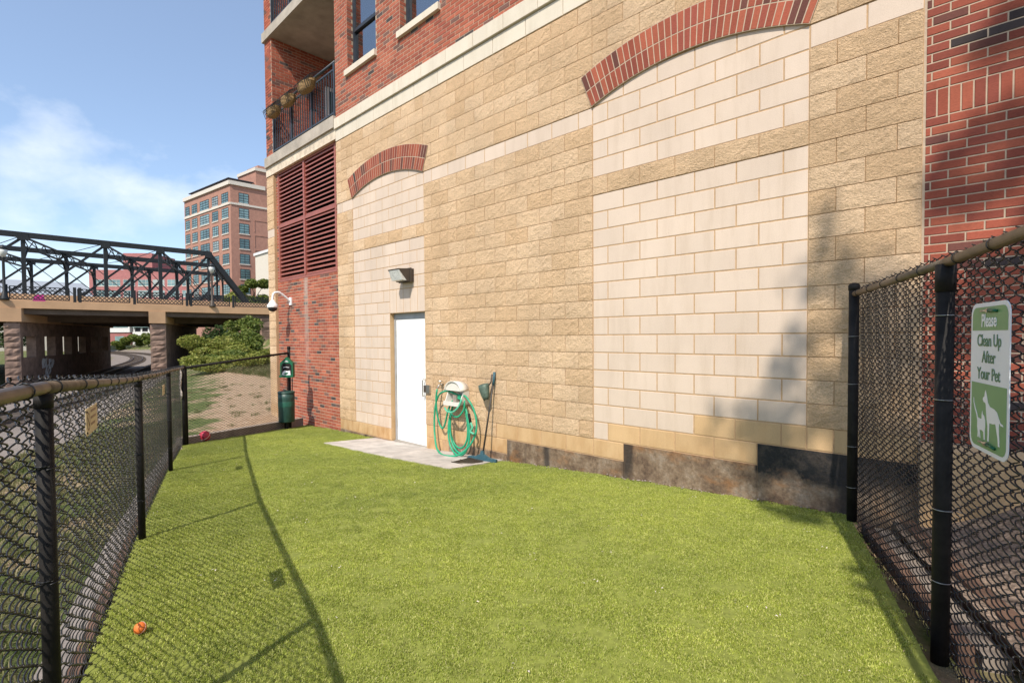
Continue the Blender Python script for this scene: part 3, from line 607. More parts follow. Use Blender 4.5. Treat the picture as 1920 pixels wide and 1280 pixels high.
# arches: centre x, half width, springing height, rise, ring thickness
RISE, RING = 0.21, 0.405
ARCHES = [((SP0+SP1)/2, (SP1-SP0)/2), ((BP0+BP1)/2, (BP1-BP0)/2)]
ZS = Z0 + 5*CB
def arch_geo(hw): 
    Rr = (hw*hw + RISE*RISE) / (2*RISE); return Rr, math.asin(hw/Rr)
def under_arch(x, z):
    """-1 under the intrados, 0 in the ring, 1 outside"""
    for cx, hw in ARCHES:
        Rr, th = arch_geo(hw); zc = ZS + RISE - Rr; dx, dz = x-cx, z-zc
        if z > ZS-0.01 and abs(math.atan2(dx, dz)) < th:
            rr = math.hypot(dx, dz)
            if rr < Rr: return -1
            if rr < Rr + RING: return 0
    return 1
def kind_at(x, k):
    """what block stands at x in the course whose bottom is Z0 + k*CB"""
    z = Z0 + (k+0.5)*CB
    if DR0 < x < DR1 and ZD0-0.01 < z < ZD1+2*CB: return None
    if k >= 5:
        u = under_arch(x, z); return 'white' if u < 0 else (None if u == 0 else 'split')
    if SP0 < x < SP1:
        if k == 0: return 'split'
        return 'buff' if k <= -17 else 'white'
    if BP0 < x < BP1:
        if k == 0: return 'split'
        if k >= -12: return 'white'
        if k == -13: return 'white' if x < 3.0*HB and False else ('buff' if x > 3.4*HB else 'white')
        if k == -14: return 'white' if x < 0.5*HB else ('buff' if x < 4.5*HB else None)
        if k == -15: return 'buff' if x < HB else None
        return None
    if k == 4: return 'white'
    if x > BP1: return 'split' if k >= -12 else ('buff' if k == -13 else None)
    if x < SP0: return 'split' if k >= -16 else 'buff'
    # between the panels
    if k >= -14: return 'split'
    if k == -15: return 'buff' if x > -3.98*HB else 'split'
    if k == -16: return 'buff' if x < -3.5*HB else None
    if k == -17: return 'buff' if x < -6.6*HB else None
    return None
pieces = []
bounds = [XL, SP0, SP1, BP0, BP1, XR]
for k in range(-17, 11):
    z = Z0 + (k+0.5)*CB
    for a, b in zip(bounds, bounds[1:]):
        js = [a]; off = 0.5 if (k % 2 == 0) else 0.0
        j = math.floor(a/HB) - 1
        while (j+off)*HB < b:
            x = (j+off)*HB
            if x > a + 0.05 and x < b - 0.05: js.append(x)
            j += 1
        js.append(b)
        if SP0 <= a < SP1 and z < ZD1+2*CB and z > ZD0 - 0.01:
            js = sorted(set([v for v in js if v < DR0 - 0.05] + [a, DR0, b]))
        if a == BP0 and k == -14: js = sorted(set([v for v in js if abs(v-4.5*HB) > 0.1] + [4.5*HB]))
        for x0, x1 in zip(js, js[1:]):
            kd = kind_at((x0+x1)/2, k)
            if kd == 'split' and k >= 5:      # a block cut by an arch: keep it where its middle is outside the ring
                pass
            if kd: pieces.append((kd, x0, x1, z))
            elif k >= 5 and kd is None:       # partly covered by the ring
                for xx, sx in ((x0+0.03, 0), (x1-0.03, 1)):
                    if under_arch(xx, z+0.09) == 1 or under_arch(xx, z-0.09) != 0:
                        pieces.append(('split' if under_arch(xx, z+0.09) == 1 else 'white', x0, x1, z)); break
def place_blocks(kd, names, limit=298):
    L = [p for p in pieces if p[0] == kd]
    L.sort(key=lambda p: -seen((p[1]+p[2])/2, 0, p[3]) * (p[2]-p[1]))
    rest = MB()
    for i, (_, x0, x1, z) in enumerate(L):
        jj = 0.0035 if kd == 'split' else J; w = x1-x0-2*jj; h = CB-2*jj; yy = {'split': -0.002, 'white': 0.0, 'buff': -0.001}[kd]
        if i < limit:
            me = block_mesh(kd, w, h, (i*7) % 6 if kd == 'split' else 0)
            link(names, me, block_wall, None, ((x0+x1)/2, yy, z))
        else:
            b = rough_block(w, h, i) if kd == 'split' else flat_block(w, h)
            rest.add([(v[0]+(x0+x1)/2, v[1]+yy, v[2]+z) for v in b.v], b.f)
    if rest.v: rest.build(names, kd, block_wall, False, 'stuff')
place_blocks('split', 'split_face_block'); place_blocks('white', 'smooth_cream_block'); place_blocks('buff', 'smooth_buff_block')
# soldier blocks over the door
for i in range(5):
    w = (DR1-DR0)/5; link('lintel_block', block_mesh('white', w-2*J, 2*CB-2*J, 0), block_wall, None, (DR0+w*(i+0.5), 0.0, ZD1+CB))
# foundation, stepped
for x0, x1, top in [(XL, SP0, Z0-17*CB), (SP0, DR0, Z0-17*CB), (-6.6*HB, -3.5*HB, Z0-16*CB), (-3.5*HB, HB, Z0-15*CB), (HB, 4.5*HB, Z0-14*CB), (4.5*HB, XR, Z0-13*CB)]:
    MB().box(x0+0.002, x1-0.002, -0.004, 0.006, -0.5, top-0.006).build('foundation', 'foundation', bld)
# belt course: two rows of cast stone
belt = MB(); belt.box(XL, 6.0, 0.002, 0.3, 5.737, 6.173); belt = belt.build('belt_course', 'mortar', bld)
bm1 = flat_block(0.6096-0.008, 0.225, 0.06).mesh('belt_stone', 'belt'); bm2 = flat_block(0.6096-0.008, 0.205, 0.09).mesh('belt_cap', 'belt')
x = XL + 0.05
def cut(x0, x1, h, d, name, y, z):
    link(name, flat_block(x1-x0-0.008, h, d).mesh(name, 'belt'), belt, None, ((x0+x1)/2, y, z))
cut(XL, -13.03*HB - 0.6096, 0.225, 0.06, 'belt_stone', -0.012, 5.851); 
for i in range(20):
    xa = -13.03*HB - 0.6096 + i*0.6096
    if xa > 5.6: break
    link('belt_stone', bm1, belt, None, (xa+0.3048, -0.012, 5.851))
cut(XL, -12.45*HB - 0.6096, 0.205, 0.09, 'belt_cap_stone', -0.045, 6.072)
for i in range(20):
    xa = -12.45*HB - 0.6096 + i*0.6096
    if xa > 5.6: break
    link('belt_cap_stone', bm2, belt, None, (xa+0.3048, -0.045, 6.072))

# --- bricks
BRK = []   # centre, length, height, rotation, material
BH = 0.0677; BL = 0.2032; BJ = 0.0048
def brick_rows(u0, u1, z0, z1, at, ang, mat, par0=0, holes=()):
    """running bond on a vertical plane; at(u) -> (x, y)"""
    n = 0; z = z0
    while z < z1 - 0.02:
        off = 0.5*BL if (n + par0) % 2 else 0.0; u = math.floor(u0/BL)*BL - off
        while u < u1:
            a, b = max(u, u0), min(u+BL, u1); segs = [(a, b)] if b-a > 0.03 else []
            for (h0, h1, g0, g1) in holes:
                if z + BH/2 > g0 and z + BH/2 < g1:
                    ns = []
                    for (p, q) in segs:
                        if q <= h0 or p >= h1: ns.append((p, q)); continue
                        if p < h0 - 0.03: ns.append((p, h0))
                        if q > h1 + 0.03: ns.append((h1, q))
                    segs = ns
            for (p, q) in segs:
                x, y = at((p+q)/2); BRK.append((x, y, z+BH/2, q-p-2*BJ, BH-2*BJ, ang, mat))
            u += BL
        z += BH; n += 1
S0 = 3.475
zb = S0 - math.floor((S0 + 0.2)/BH)*BH
brick_rows(XR+0.012, 6.0, zb, S0-0.02, lambda u: (u, 0), 0, 'brick2')
z = S0
for i in range(44):                                     # soldier course
    xs_ = XR+0.012 + (i+0.5)*BH
    if xs_ < 6: BRK.append((xs_, 0, S0+CB/2, BH-2*BJ, CB-2*BJ, 0, 'brick2'))
brick_rows(XR+0.012, 6.0, S0+CB, 5.72, lambda u: (u, 0), 0, 'brick2', 1)
brick_rows(XL, 6.0, ZB+0.01, ZTOP-0.03, lambda u: (u, 0), 0, 'brick', 0, [(a, b, WZ0-0.13 if False else WZ0-0.02, WZ1) for a, b in WINS])
for a, b in WINS[:2]:                                   # brick returns of the window openings
    brick_rows(0.0, 0.13, WZ0, WZ1, lambda u, a=a: (a+0.004, u), R(90), 'brick', 1)
brick_rows(AX0, AX1, 3.20-60*BH, 3.20, lambda u: (u, BY), 0, 'brick')
brick_rows(AX0, -9.10, 3.20, 5.80, lambda u: (u, BY), 0, 'brick'); brick_rows(-6.25, AX1, 3.20, 5.80, lambda u: (u, BY), 0, 'brick', 1)
brick_rows(-9.61, AX0, 6.27, ZTOP-0.03, lambda u: (u, 0), 0, 'brick')
brick_rows(0.005, 2.38, 6.27, 9.04, lambda u: (AX0+0.004, u), R(90), 'brick', 1)
brick_rows(0.005, 2.38, 9.30, ZTOP-0.03, lambda u: (AX0+0.004, u), R(90), 'brick', 1)
_bk = {}
def brick_mesh(w, h, mat):
    key = (round(w, 3), round(h, 3), mat)
    if key not in _bk: _bk[key] = flat_block(w, h, 0.03, 0.003).mesh('brick', mat)
    return _bk[key]
BRK.sort(key=lambda b: -seen(b[0], b[1], b[2]) * b[3]*b[4])
rest = {}
for i, (x, y, z, w, h, ang, mat) in enumerate(BRK):
    if i < 298: link('brick', brick_mesh(w, h, mat), brick_wall, None, (x, y - (0.004 if False else random.uniform(0, 0.002)), z), (0, 0, ang))
    else:
        b = rest.setdefault(mat, MB()); q = flat_block(w, h, 0.03, 0.003); c, s = math.cos(ang), math.sin(ang)
        b.add([(x + c*v[0] - s*v[1], y + s*v[0] + c*v[1], z + v[2]) for v in q.v], q.f)
for mat, b in rest.items(): b.build('brick', mat, brick_wall, False, 'stuff')

# --- arches: two rings of bricks on edge
for cx, hw in ARCHES:
    Rr, th = arch_geo(hw); zc = ZS + RISE - Rr
    f = lambda a, r, y: (cx + r*math.sin(a), y, zc + r*math.cos(a))
    n = 40; mb = MB(); v = []; fs = []
    for i in range(n+1):
        a = -th + 2*th*i/n
        for r in (Rr, Rr+RING):
            for y in (-0.0245, 0.03): v.append(f(a, r, y))
    for i in range(n):
        o = i*4; fs += [(o, o+4, o+6, o+2), (o+1, o+3, o+7, o+5), (o, o+1, o+5, o+4), (o+2, o+6, o+7, o+3)]
    fs += [(0, 2, 3, 1), (n*4, n*4+1, n*4+3, n*4+2)]
    mb.add(v, fs); arch = mb.build('arch', 'mortar', bld)
    for ring in range(2):
        ra = Rr + 0.003 + ring*RING/2; rb = Rr + (ring+1)*RING/2 - 0.006
        cnt = int(round(2*th*(Rr + RING/2)/BH))
        w0 = 2*th*ra/cnt - 0.009; w1 = 2*th*rb/cnt - 0.009
        hh = rb - ra; b = MB(); e = 0.003
        b.add([(-w0/2, .03, 0), (w0/2, .03, 0), (w1/2, .03, hh), (-w1/2, .03, hh), (-w0/2, e, 0), (w0/2, e, 0), (w1/2, e, hh), (-w1/2, e, hh),
               (-w0/2+e, 0, e), (w0/2-e, 0, e), (w1/2-e, 0, hh-e), (-w1/2+e, 0, hh-e)],
              [(0, 1, 5, 4), (1, 2, 6, 5), (2, 3, 7, 6), (3, 0, 4, 7), (4, 5, 9, 8), (5, 6, 10, 9), (6, 7, 11, 10), (7, 4, 8, 11), (8, 9, 10, 11)])
        me = b.mesh('arch_brick', 'brick2')
        for i in range(cnt):
            a = -th + 2*th*(i+0.5)/cnt; p = f(a, ra, -0.027)
            link('arch_brick', me, arch, None, p, (0, a, 0))

# --- windows above, with sills
for k, (a, b) in enumerate(WINS):
    w = MB(); w.box(a, b, 0.14, 0.20, WZ0+0.002, WZ1); win = MB()
    fr = 0.05
    for q in [(a+.002, a+fr, 0.13, 0.21, WZ0+.002, WZ1), (b-fr, b-.002, 0.13, 0.21, WZ0+.002, WZ1), (a+fr, b-fr, 0.13, 0.21, WZ0+.002, WZ0+fr), (a+fr, b-fr, 0.13, 0.21, WZ1-fr, WZ1),
              (a+fr, b-fr, 0.135, 0.205, 7.72, 7.78)]: win.box(*q)
    wn = win.build('window', 'win_frame', bld)
    for z0_, z1_, yy in ((WZ0+fr, 7.72, 0.175), (7.78, WZ1-fr, 0.155)):
        MB().box(a+fr, b-fr, yy, yy+0.006, z0_, z1_).build('pane', 'pane', wn)
    bl = MB(); nb = 44
    for i in range(nb): 
        z_ = WZ0+0.06 + (WZ1-WZ0-0.1)*i/nb; bl.add([(a+0.10, 0.245, z_), (b-0.06, 0.245, z_), (b-0.06, 0.262, z_+0.036), (a+0.10, 0.262, z_+0.036)], [(0, 1, 2, 3)])
    bl.build('blind', 'blind', wn)
    MB().box(a, b, 0.291, 0.85, WZ0, WZ1).build('curtain', 'curtain', wn)
    s = MB(); s.box(a-0.03, b+0.03, -0.055, 0.12, WZ0-0.105, WZ0); s.build('sill', 'belt', bld)

# --- steel door in its reveal
dr = MB()
dr.box(DR0+0.001, DR0+0.05, 0.085, 0.155, ZD0, ZD1-.001); dr.box(DR1-0.05, DR1-0.001, 0.085, 0.155, ZD0, ZD1-.001); dr.box(DR0+0.05, DR1-0.05, 0.085, 0.155, ZD1-0.10, ZD1-.001)
frame = dr.build('door_frame', 'frame_grey', bld)
dm = MB(); dm.box(DR0+0.054, DR1-0.054, 0.095, 0.14, ZD0+0.012, ZD1-0.104); door = dm.build('door', 'white_door', bld)
for zz in (0.35, 1.15, 1.95):
    MB().tube([(DR0+0.052, 0.088, zz-0.055), (DR0+0.052, 0.088, zz+0.055)], 0.008, 8).build('hinge', 'steel', door)
xp = DR1-0.135
MB().tube(spline([(xp+0.0, 0.095, 1.155), (xp, 0.045, 1.155), (xp, 0.036, 1.14), (xp, 0.036, 0.90), (xp, 0.045, 0.885), (xp, 0.095, 0.885)], 4), 0.0095, 8).build('pull_handle', 'steel', door, True)
MB().box(DR0+.05, DR1-.05, 0.02, 0.158, ZD0-0.02, ZD0+0.010).build('threshold', 'concrete_dk', bld)
mb = MB(); mb.box(DR0, DR0+0.0008, 0.0, 0.084, ZD0, ZD1); mb.build('door_reveal', 'buff', bld)
st = MB(); st.box(DR1+0.05, DR1+0.15, -0.045, 0.0, 0.955, 1.085); lk = st.build('lock_box', 'steel', bld)
MB().box(DR1+0.012, DR1+0.052, -0.055, 0.0, 0.965, 1.075).build('strike_cover', 'bronze', lk)

# --- louver bay
mb = MB()
LX0, LX1, LXM, LZ0, LZM, LZ1 = -9.10, -6.25, -7.69, 3.20, 4.52, 5.80
for q in [(LX0, LX0+0.05, 0.055, 0.34, LZ0, LZ1), (LX1-0.05, LX1, 0.055, 0.34, LZ0, LZ1), (LX0+.05, LX1-.05, 0.055, 0.34, LZ1-0.04, LZ1), (LX0+.05, LX1-.05, 0.055, 0.34, LZ0, LZ0+0.05),
          (LXM-0.035, LXM+0.035, 0.045, 0.20, LZ0+0.05, LZ1-.04), (LX0+.05, LXM-.035, 0.05, 0.20, LZM-0.03, LZM+0.03), (LXM+.035, LX1-.05, 0.05, 0.20, LZM-0.03, LZM+0.03)]: mb.box(*q)
louver = mb.build('louver_frame', 'louver', bld)
MB().box(LX0, LX1, 0.345, 0.36, LZ0-0.01, LZ1+0.01).build('louver_back', 'dark', bld)
slw = {}
for (xa, xb) in ((LX0+.05, LXM-.035), (LXM+.035, LX1-.05)):
    s = MB(); s.hexa([(xa, 0, 0), (xb, 0, 0), (xb, 0.115, 0.085), (xa, 0.115, 0.085), (xa, 0.0, 0.030), (xb, 0.0, 0.030), (xb, 0.115, 0.093), (xa, 0.115, 0.093)])
    me = s.mesh('louver_slat', 'louver')
    for z0_, z1_ in ((LZ0+0.06, LZM-0.09), (LZM+0.04, LZ1-0.10)):
        n = 13
        for i in range(n): link('slat', me, louver, None, (0, 0.065, z0_ + (z1_-z0_)*i/(n-1)))
# tan pilaster at the corner beside the louvers
mb = MB(); mb.box(-9.62, AX0, 0.007, 0.35, -0.8, 5.795); cp = mb.build('corner_pilaster', 'mortar_tan', bld)
for k in range(-19, 11):
    z = Z0+(k+.5)*CB; link('split_face_block' if k != 4 else 'smooth_cream_block', block_mesh('split' if k != 4 else 'white', 0.40-2*J, CB-2*J, k % 6), cp, None, (-9.42, 0.0, z))
# header under the balcony, balcony slabs
MB().box(-9.62, AX1-0.004, -0.01, 0.79, 5.80, 6.01).build('header', 'cream_stain', bld)
MB().box(-9.60, AX1-0.004, -0.055, 2.40, 6.012, 6.245).build('balcony_floor', 'slab', bld)
MB().box(-9.64, AX1-0.004, -0.055, 2.40, 9.05, 9.27).build('balcony_ceiling', 'slab', bld)
MB().box(AX0, AX1-0.004, 2.30, 2.405, 6.25, ZTOP).build('balcony_back_wall', 'brick', bld)
bd = MB(); bd.box(AX0+0.002, AX0+0.05, 1.35, 2.15, 6.26, 8.35); bdoor = bd.build('balcony_door', 'white_door', bld)
MB().box(AX0+0.05, AX0+0.056, 1.45, 2.05, 6.5, 8.25).build('pane', 'far_glass', bdoor)
def railing(zb, name):
    rl = MB(); y = 0.02
    rl.tube([(AX0+0.02, y, zb+1.08), (AX1-0.03, y, zb+1.08)], 0.026, 10)
    rr = rl.build('balcony_railing', 'rail_blue', bld, True)
    MB().box(AX0+0.03, AX1-0.04, y-0.015, y+0.015, zb+0.93, zb+0.96).build('upper_rail', 'rail_blue', rr)
    MB().box(AX0+0.03, AX1-0.04, y-0.015, y+0.015, zb+0.08, zb+0.11).build('lower_rail', 'rail_blue', rr)
    post = MB().box(-0.022, 0.022, -0.022, 0.022, 0, 1.06).mesh('railing_post', 'rail_blue'); bar = MB().box(-0.008, 0.008, -0.008, 0.008, 0.11, 0.93).mesh('baluster', 'rail_blue')
    n = 27
    for i in range(n+1):
        x = AX0+0.05 + (AX1-AX0-0.11)*i/n
        if i % 9 == 0: link('railing_post', post, rr, None, (x, y, zb))
        else: link('baluster', bar, rr, None, (x, y, zb))
railing(6.245, 'a'); railing(9.27, 'b')
# wall streak of lime under the louver mullion is in the brick; planters on the railing
for k, (x, w) in enumerate(((-8.75, 0.62), (-7.95, 0.60), (-7.02, 0.72))):
    t = thing('hanging_planter', ['coir lined planter on the balcony railing at the building corner', 'middle coir lined planter hanging on the balcony railing', 'coir lined planter hanging on the balcony railing by the window wall'][k], 'planter', (x, -0.14, 6.95), 'planters hung on the balcony railing')
    b = MB(); n = 14; v = []; fs = []
    for j in range(7):
        a = j/6*math.pi/2
        for i in range(n):
            ph = 2*math.pi*i/n; rr = 0.3+0.7*math.cos(a); jit = random.uniform(0.93, 1.07)
            v.append((x + w/2*rr*math.cos(ph)*jit, -0.15 + 0.125*rr*math.sin(ph)*jit, 7.14 - 0.17*math.sin(a)))
    for j in range(6):
        for i in range(n): fs.append((j*n+i, j*n+(i+1)%n, (j+1)*n+(i+1)%n, (j+1)*n+i))
    fs.append(tuple(range(n))); fs.append(tuple(6*n+i for i in range(n-1, -1, -1)))
    b.add(v, fs).build('coir_liner', 'coir', t)
    b = MB()
    for i in range(9):
        xx = x - w/2 + w*(i+.5)/9; b.tube(spline([(xx, 0.02, 7.36), (xx, -0.10, 7.30), (xx, -0.27, 7.16), (xx, -0.22, 6.98)], 3), 0.006, 4)
    b.tube([(x-w/2, -0.27, 7.16), (x+w/2, -0.27, 7.16)], 0.007, 5); b.build('wire_frame', 'tie_black', t)
    b = MB()
    for i in range(160):
        xx = x + random.uniform(-w/2, w/2); yy = -0.15 + random.uniform(-.12, .12); a = random.uniform(0, 6.28); L = random.uniform(.05, .16)
        d = Vector((math.cos(a)*L*.8, math.sin(a)*L*.8, L*random.uniform(-.2, .8))); s_ = Vector((-math.sin(a), math.cos(a), 0))*0.006
        p = Vector((xx, yy, 7.12)); b.add([p-s_, p+s_, p+d], [(0, 1, 2)])
    b.build('dry_plants', 'drygrass', t)
# a folding chair and a grill stand on the balcony: dark shapes behind the balusters
t = thing('balcony_chair', 'dark folding chair standing behind the balcony railing', 'chair', (-8.0, 0.75, 6.245))
for sx in (-.22, .22):
    MB().tube([(-8.0+sx, 0.55, 6.245), (-8.0+sx, 0.95, 7.05)], 0.014, 6).build('leg', 'rail_blue', t); MB().tube([(-8.0+sx, 0.95, 6.245), (-8.0+sx, 0.55, 6.70)], 0.014, 6).build('leg', 'rail_blue', t)
MB().box(-8.22, -7.78, 0.53, 0.93, 6.68, 6.71).build('seat', 'frame_grey', t)
MB().hexa([(-8.22, 0.82, 6.82), (-7.78, 0.82, 6.82), (-7.78, 0.85, 6.82), (-8.22, 0.85, 6.82), (-8.22, 0.93, 7.05), (-7.78, 0.93, 7.05), (-7.78, 0.96, 7.05), (-8.22, 0.96, 7.05)]).build('backrest', 'frame_grey', t)

# ------------------------------------------------------------------ chain link fences
TP = 0.047
def chain_mesh(segs, wire=0.0026, sides=5, smp=10, ph0=0):
    """woven diamond mesh: every wire is a flattened spiral, hooked into its neighbours. segs: (p0, p1, zb0, zb1, zt0, zt1)"""
    V = []; F = []; cnt = 0; k = ph0
    for (p0, p1, zb0, zb1, zt0, zt1) in segs:
        p0 = np.array(p0, float); p1 = np.array(p1, float); L = np.linalg.norm(p1-p0); d = (p1-p0)/L; n = np.array([-d[1], d[0]])
        m = int(L/TP); 
        for i in range(m):
            k += 1; s0 = (i+0.5)*L/m; t = s0/L; zb = zb0+(zb1-zb0)*t; ztp = zt0+(zt1-zt0)*t
            zq = math.floor(zb/TP)*TP
            per = int((ztp-zq)/TP*2)/2; ns = int(per*smp); ph = np.linspace(0, per*2*math.pi, ns+1) + (math.pi if k % 2 else 0)
            sn = np.sin(ph); xs_ = s0 + 0.5*(TP+0.006)*np.arcsin(0.95*sn)/math.asin(0.95); dp = 0.0098*np.cos(ph)
            zz = zb + (ztp-zb)*np.linspace(0, 1, ns+1)
            wob = 0.003*np.sin(zz*7+k*1.3)
            P = np.stack([p0[0]+d[0]*xs_+n[0]*(dp+wob), p0[1]+d[1]*xs_+n[1]*(dp+wob), zz], 1)
            T = np.gradient(P, axis=0); T /= np.linalg.norm(T, axis=1)[:, None]
            A = np.cross(T, np.array([n[0], n[1], 0.0])); A /= np.linalg.norm(A, axis=1)[:, None]; B = np.cross(T, A)
            an = 2*math.pi*np.arange(sides)/sides
            ring = P[:, None, :] + wire*(A[:, None, :]*np.cos(an)[None, :, None] + B[:, None, :]*np.sin(an)[None, :, None])
            V.append(ring.reshape(-1, 3)); q = np.arange(ns)[:, None]*sides; j = np.arange(sides)[None, :]; j2 = (j+1) % sides
            F.append((np.stack([q+j, q+j2, q+sides+j2, q+sides+j], -1).reshape(-1, 4)) + cnt); cnt += (ns+1)*sides
    V = np.concatenate(V); F = np.concatenate(F)
    me = bpy.data.meshes.new('chain_link_mesh'); me.from_pydata(V.tolist(), [], F.tolist()); me.materials.append(M['black_vinyl']); me.shade_smooth(); return me
def post_mesh(r, z0, z1, cap=True):
    b = MB(); b.tube([(0, 0, z0), (0, 0, z1)], r, 16)
    if cap: b.lathe([(r+0.004, z1-0.045), (r+0.005, z1-0.01), (r*0.85, z1+0.008), (r*0.3, z1+0.014)], (0, 0, 0), 16)
    return b
def tie(parent, p, ax, r, n, mat):
    """wire tie wrapped round a rail: a loop in the plane square to ax"""
    ax = Vector(ax).normalized(); a = Vector((0, 0, 1)) if abs(ax.z) < 0.7 else Vector((1, 0, 0)); a = (a - ax*a.dot(ax)).normalized(); b = ax.cross(a); p = Vector(p)
    pts = [p + (a*math.cos(t) + b*math.sin(t))*(r+0.003) + ax*(0.010*t/6.28) for t in [i*6.6/14 for i in range(15)]]
    pts.append(pts[-1] + Vector((n[0], n[1], -0.3))*0.045)
    MB().tube(pts, 0.0024, 5).build('tie_wire', mat, parent, True)

# long fence along the tracks
lf = thing('chain_link_fence', 'low black chain link fence with weathered top rail running beside the railway tracks', 'fence', (-1.083, -4.185, 0.4))
HF = 1.22
FZ = {0: 1.80, 1: 1.720, 2: 1.570, 3: 1.462, 4: 1.385}      # top rail heights at the posts
segs = []; outw = []
for q_, (a, b) in enumerate(zip(FENCE, FENCE[1:])):
    za, zb_ = zturf(*a), zturf(*b); d = (Vector(b)-Vector(a)).normalized(); n = Vector((-d.y, d.x)); n = n if n.y < 0 else -n
    pa = Vector(a)+n*0.034; pb = Vector(b)+n*0.034
    segs.append((pa, pb, za+0.0, zb_+0.0, FZ[q_]+0.036, FZ[q_+1]+0.036)); outw.append((n, d))
link('chain_link_mesh', chain_mesh(segs[1:], 0.0024, 4, 10), lf)
link('chain_link_mesh', chain_mesh(segs[:1], 0.0026, 5, 12), lf)
for i, (x, y) in enumerate(FENCE):
    z = zturf(x, y); top = FZ[i]-0.022
    b = post_mesh((0.0205 if i == 1 else 0.0235) if 0 < i < 4 else 0.030, 0, top-z + (0.05 if i == 4 else 0), i == 4)
    p = b.build('post', 'black_post', lf, True); p.location = (x, y, z-0.12 if False else z); 
    if 0 < i < 4:
        lp = MB(); lp.tube([(x, y, top-0.035), (x, y, top+0.004)], 0.0225 if i == 1 else 0.0255, 14).build('loop_cap', 'black_post', lf, True)
        for zz in (0.28, 0.62, 0.95): tie(lf, (x, y, z+zz), (0, 0, 1), 0.0205 if i == 1 else 0.0235, outw[min(i, 3)][0], 'tie_black')
for q_, ((a, b), (n, d)) in enumerate(zip(zip(FENCE, FENCE[1:]), outw)):
    A = Vector((*a, FZ[q_])); B = Vector((*b, FZ[q_+1]))
    MB().tube([A, A.lerp(B, 0.5)+Vector((0, 0, -0.004)), B], 0.0185, 14).build('top_rail', 'rail', lf, True)
    L = (B-A).length; k = 0.12
    while k < L-0.05:
        tie(lf, A.lerp(B, k/L), B-A, 0.0185, n, 'tie_black'); k += 0.33 + 0.08*math.sin(k*9)
# edging boards at the foot of that fence
for i, (a, b) in enumerate(zip(FENCE, FENCE[1:])):
    n, d = outw[i]; A = Vector(a)+n*0.06; B = Vector(b)+n*0.06; za = zturf(*a); zb_ = zturf(*b)
    lab = ['near the corner post', 'at the tan sign', 'past the second post', 'by the red ball'][i]
    o = MB().hexa([(A.x, A.y, za-0.35), (B.x, B.y, zb_-0.35), (B.x+n.x*.045, B.y+n.y*.045, zb_-0.35), (A.x+n.x*.045, A.y+n.y*.045, za-0.35),
                   (A.x, A.y, za+0.005), (B.x, B.y, zb_+0.005), (B.x+n.x*.045, B.y+n.y*.045, zb_+0.005), (A.x+n.x*.045, A.y+n.y*.045, za+0.005)]).build('edging_board', 'timber', None)
    tag(o, 'brown timber edging board under the trackside fence, ' + lab, 'edging', 'edging boards under the trackside fence')
    o = MB().hexa([(A.x+n.x*.05, A.y+n.y*.05, za-0.35), (B.x+n.x*.05, B.y+n.y*.05, zb_-0.35), (B.x+n.x*.17, B.y+n.y*.17, zb_-0.35), (A.x+n.x*.17, A.y+n.y*.17, za-0.35),
                   (A.x+n.x*.05, A.y+n.y*.05, za-0.02), (B.x+n.x*.05, B.y+n.y*.05, zb_-0.02), (B.x+n.x*.17, B.y+n.y*.17, zb_-0.03), (A.x+n.x*.17, A.y+n.y*.17, za-0.03)]).build('curb_stone', 'timber_curb', None)
    tag(o, 'pale concrete curb strip outside the trackside fence, ' + lab, 'curb', 'curb strips outside the trackside fence')

# end fence, from the corner post to the waste station post
STN = (-7.39, -0.47); P4 = FENCE[-1]
ef = thing('end_fence', 'black chain link fence panel between the corner post and the green waste station', 'fence', (-6.8, -1.6, 0.1))
dE = (Vector(STN)-Vector(P4)).normalized(); nE = Vector((dE.y, -dE.x)); nE = nE if nE.x < 0 else -nE
zA, zB_ = zturf(*P4), zturf(*STN)
link('chain_link_mesh', chain_mesh([(Vector(P4)+nE*0.02+dE*0.03, Vector(STN)+nE*0.02, zA+0.0, zB_+0.02, 1.40, 1.56)], 0.0024, 4, 10), ef)
MB().tube([(P4[0], P4[1], 1.375), (STN[0], STN[1], 1.54)], 0.0212, 12).build('top_rail', 'black_post', ef, True)
b = post_mesh(0.030, 0, 1.72); p = b.build('post', 'black_post', ef, True); p.location = (STN[0], STN[1], zB_)
MB().tube([(P4[0]+dE.x*.05, P4[1]+dE.y*.05, zA), (P4[0]+dE.x*.05, P4[1]+dE.y*.05, 1.38)], 0.016, 10).build('gate_stile', 'black_post', ef, True)
cb = MB(); A = Vector(P4)+nE*0.06; B = Vector(STN)+nE*0.06+dE*0.5
cb.hexa([(A.x, A.y, -0.4), (B.x, B.y, -0.5), (B.x+nE.x*.13, B.y+nE.y*.13, -0.5), (A.x+nE.x*.13, A.y+nE.y*.13, -0.4), (A.x, A.y, zA+0.11), (B.x, B.y, zB_+0.13), (B.x+nE.x*.13, B.y+nE.y*.13, zB_+0.13), (A.x+nE.x*.13, A.y+nE.y*.13, zA+0.11)])
tag(cb.build('curb', 'curb', None), 'weathered concrete curb along the foot of the end fence', 'curb')
# strip of pale cloth tied to the corner post
cl = MB(); v = []; fs = []
for j in range(10):
    z = 1.36 - j*0.052; w = 0.028 + 0.012*math.sin(j*1.1)
    for i in range(4): v.append((P4[0]+0.035+w*(i-1.5)*0.8+0.006*math.sin(j*1.9), P4[1]-0.045+0.012*math.sin(i*2+j), z))
for j in range(9):
    for i in range(3): fs.append((j*4+i, j*4+i+1, (j+1)*4+i+1, (j+1)*4+i))
o = cl.add(v, fs).build('cloth_strip', 'cloth', None, True); sm = o.modifiers.new('thick', 'SOLIDIFY'); sm.thickness = 0.006
tag(o, 'pale cloth strip hanging from the fence corner post', 'cloth')

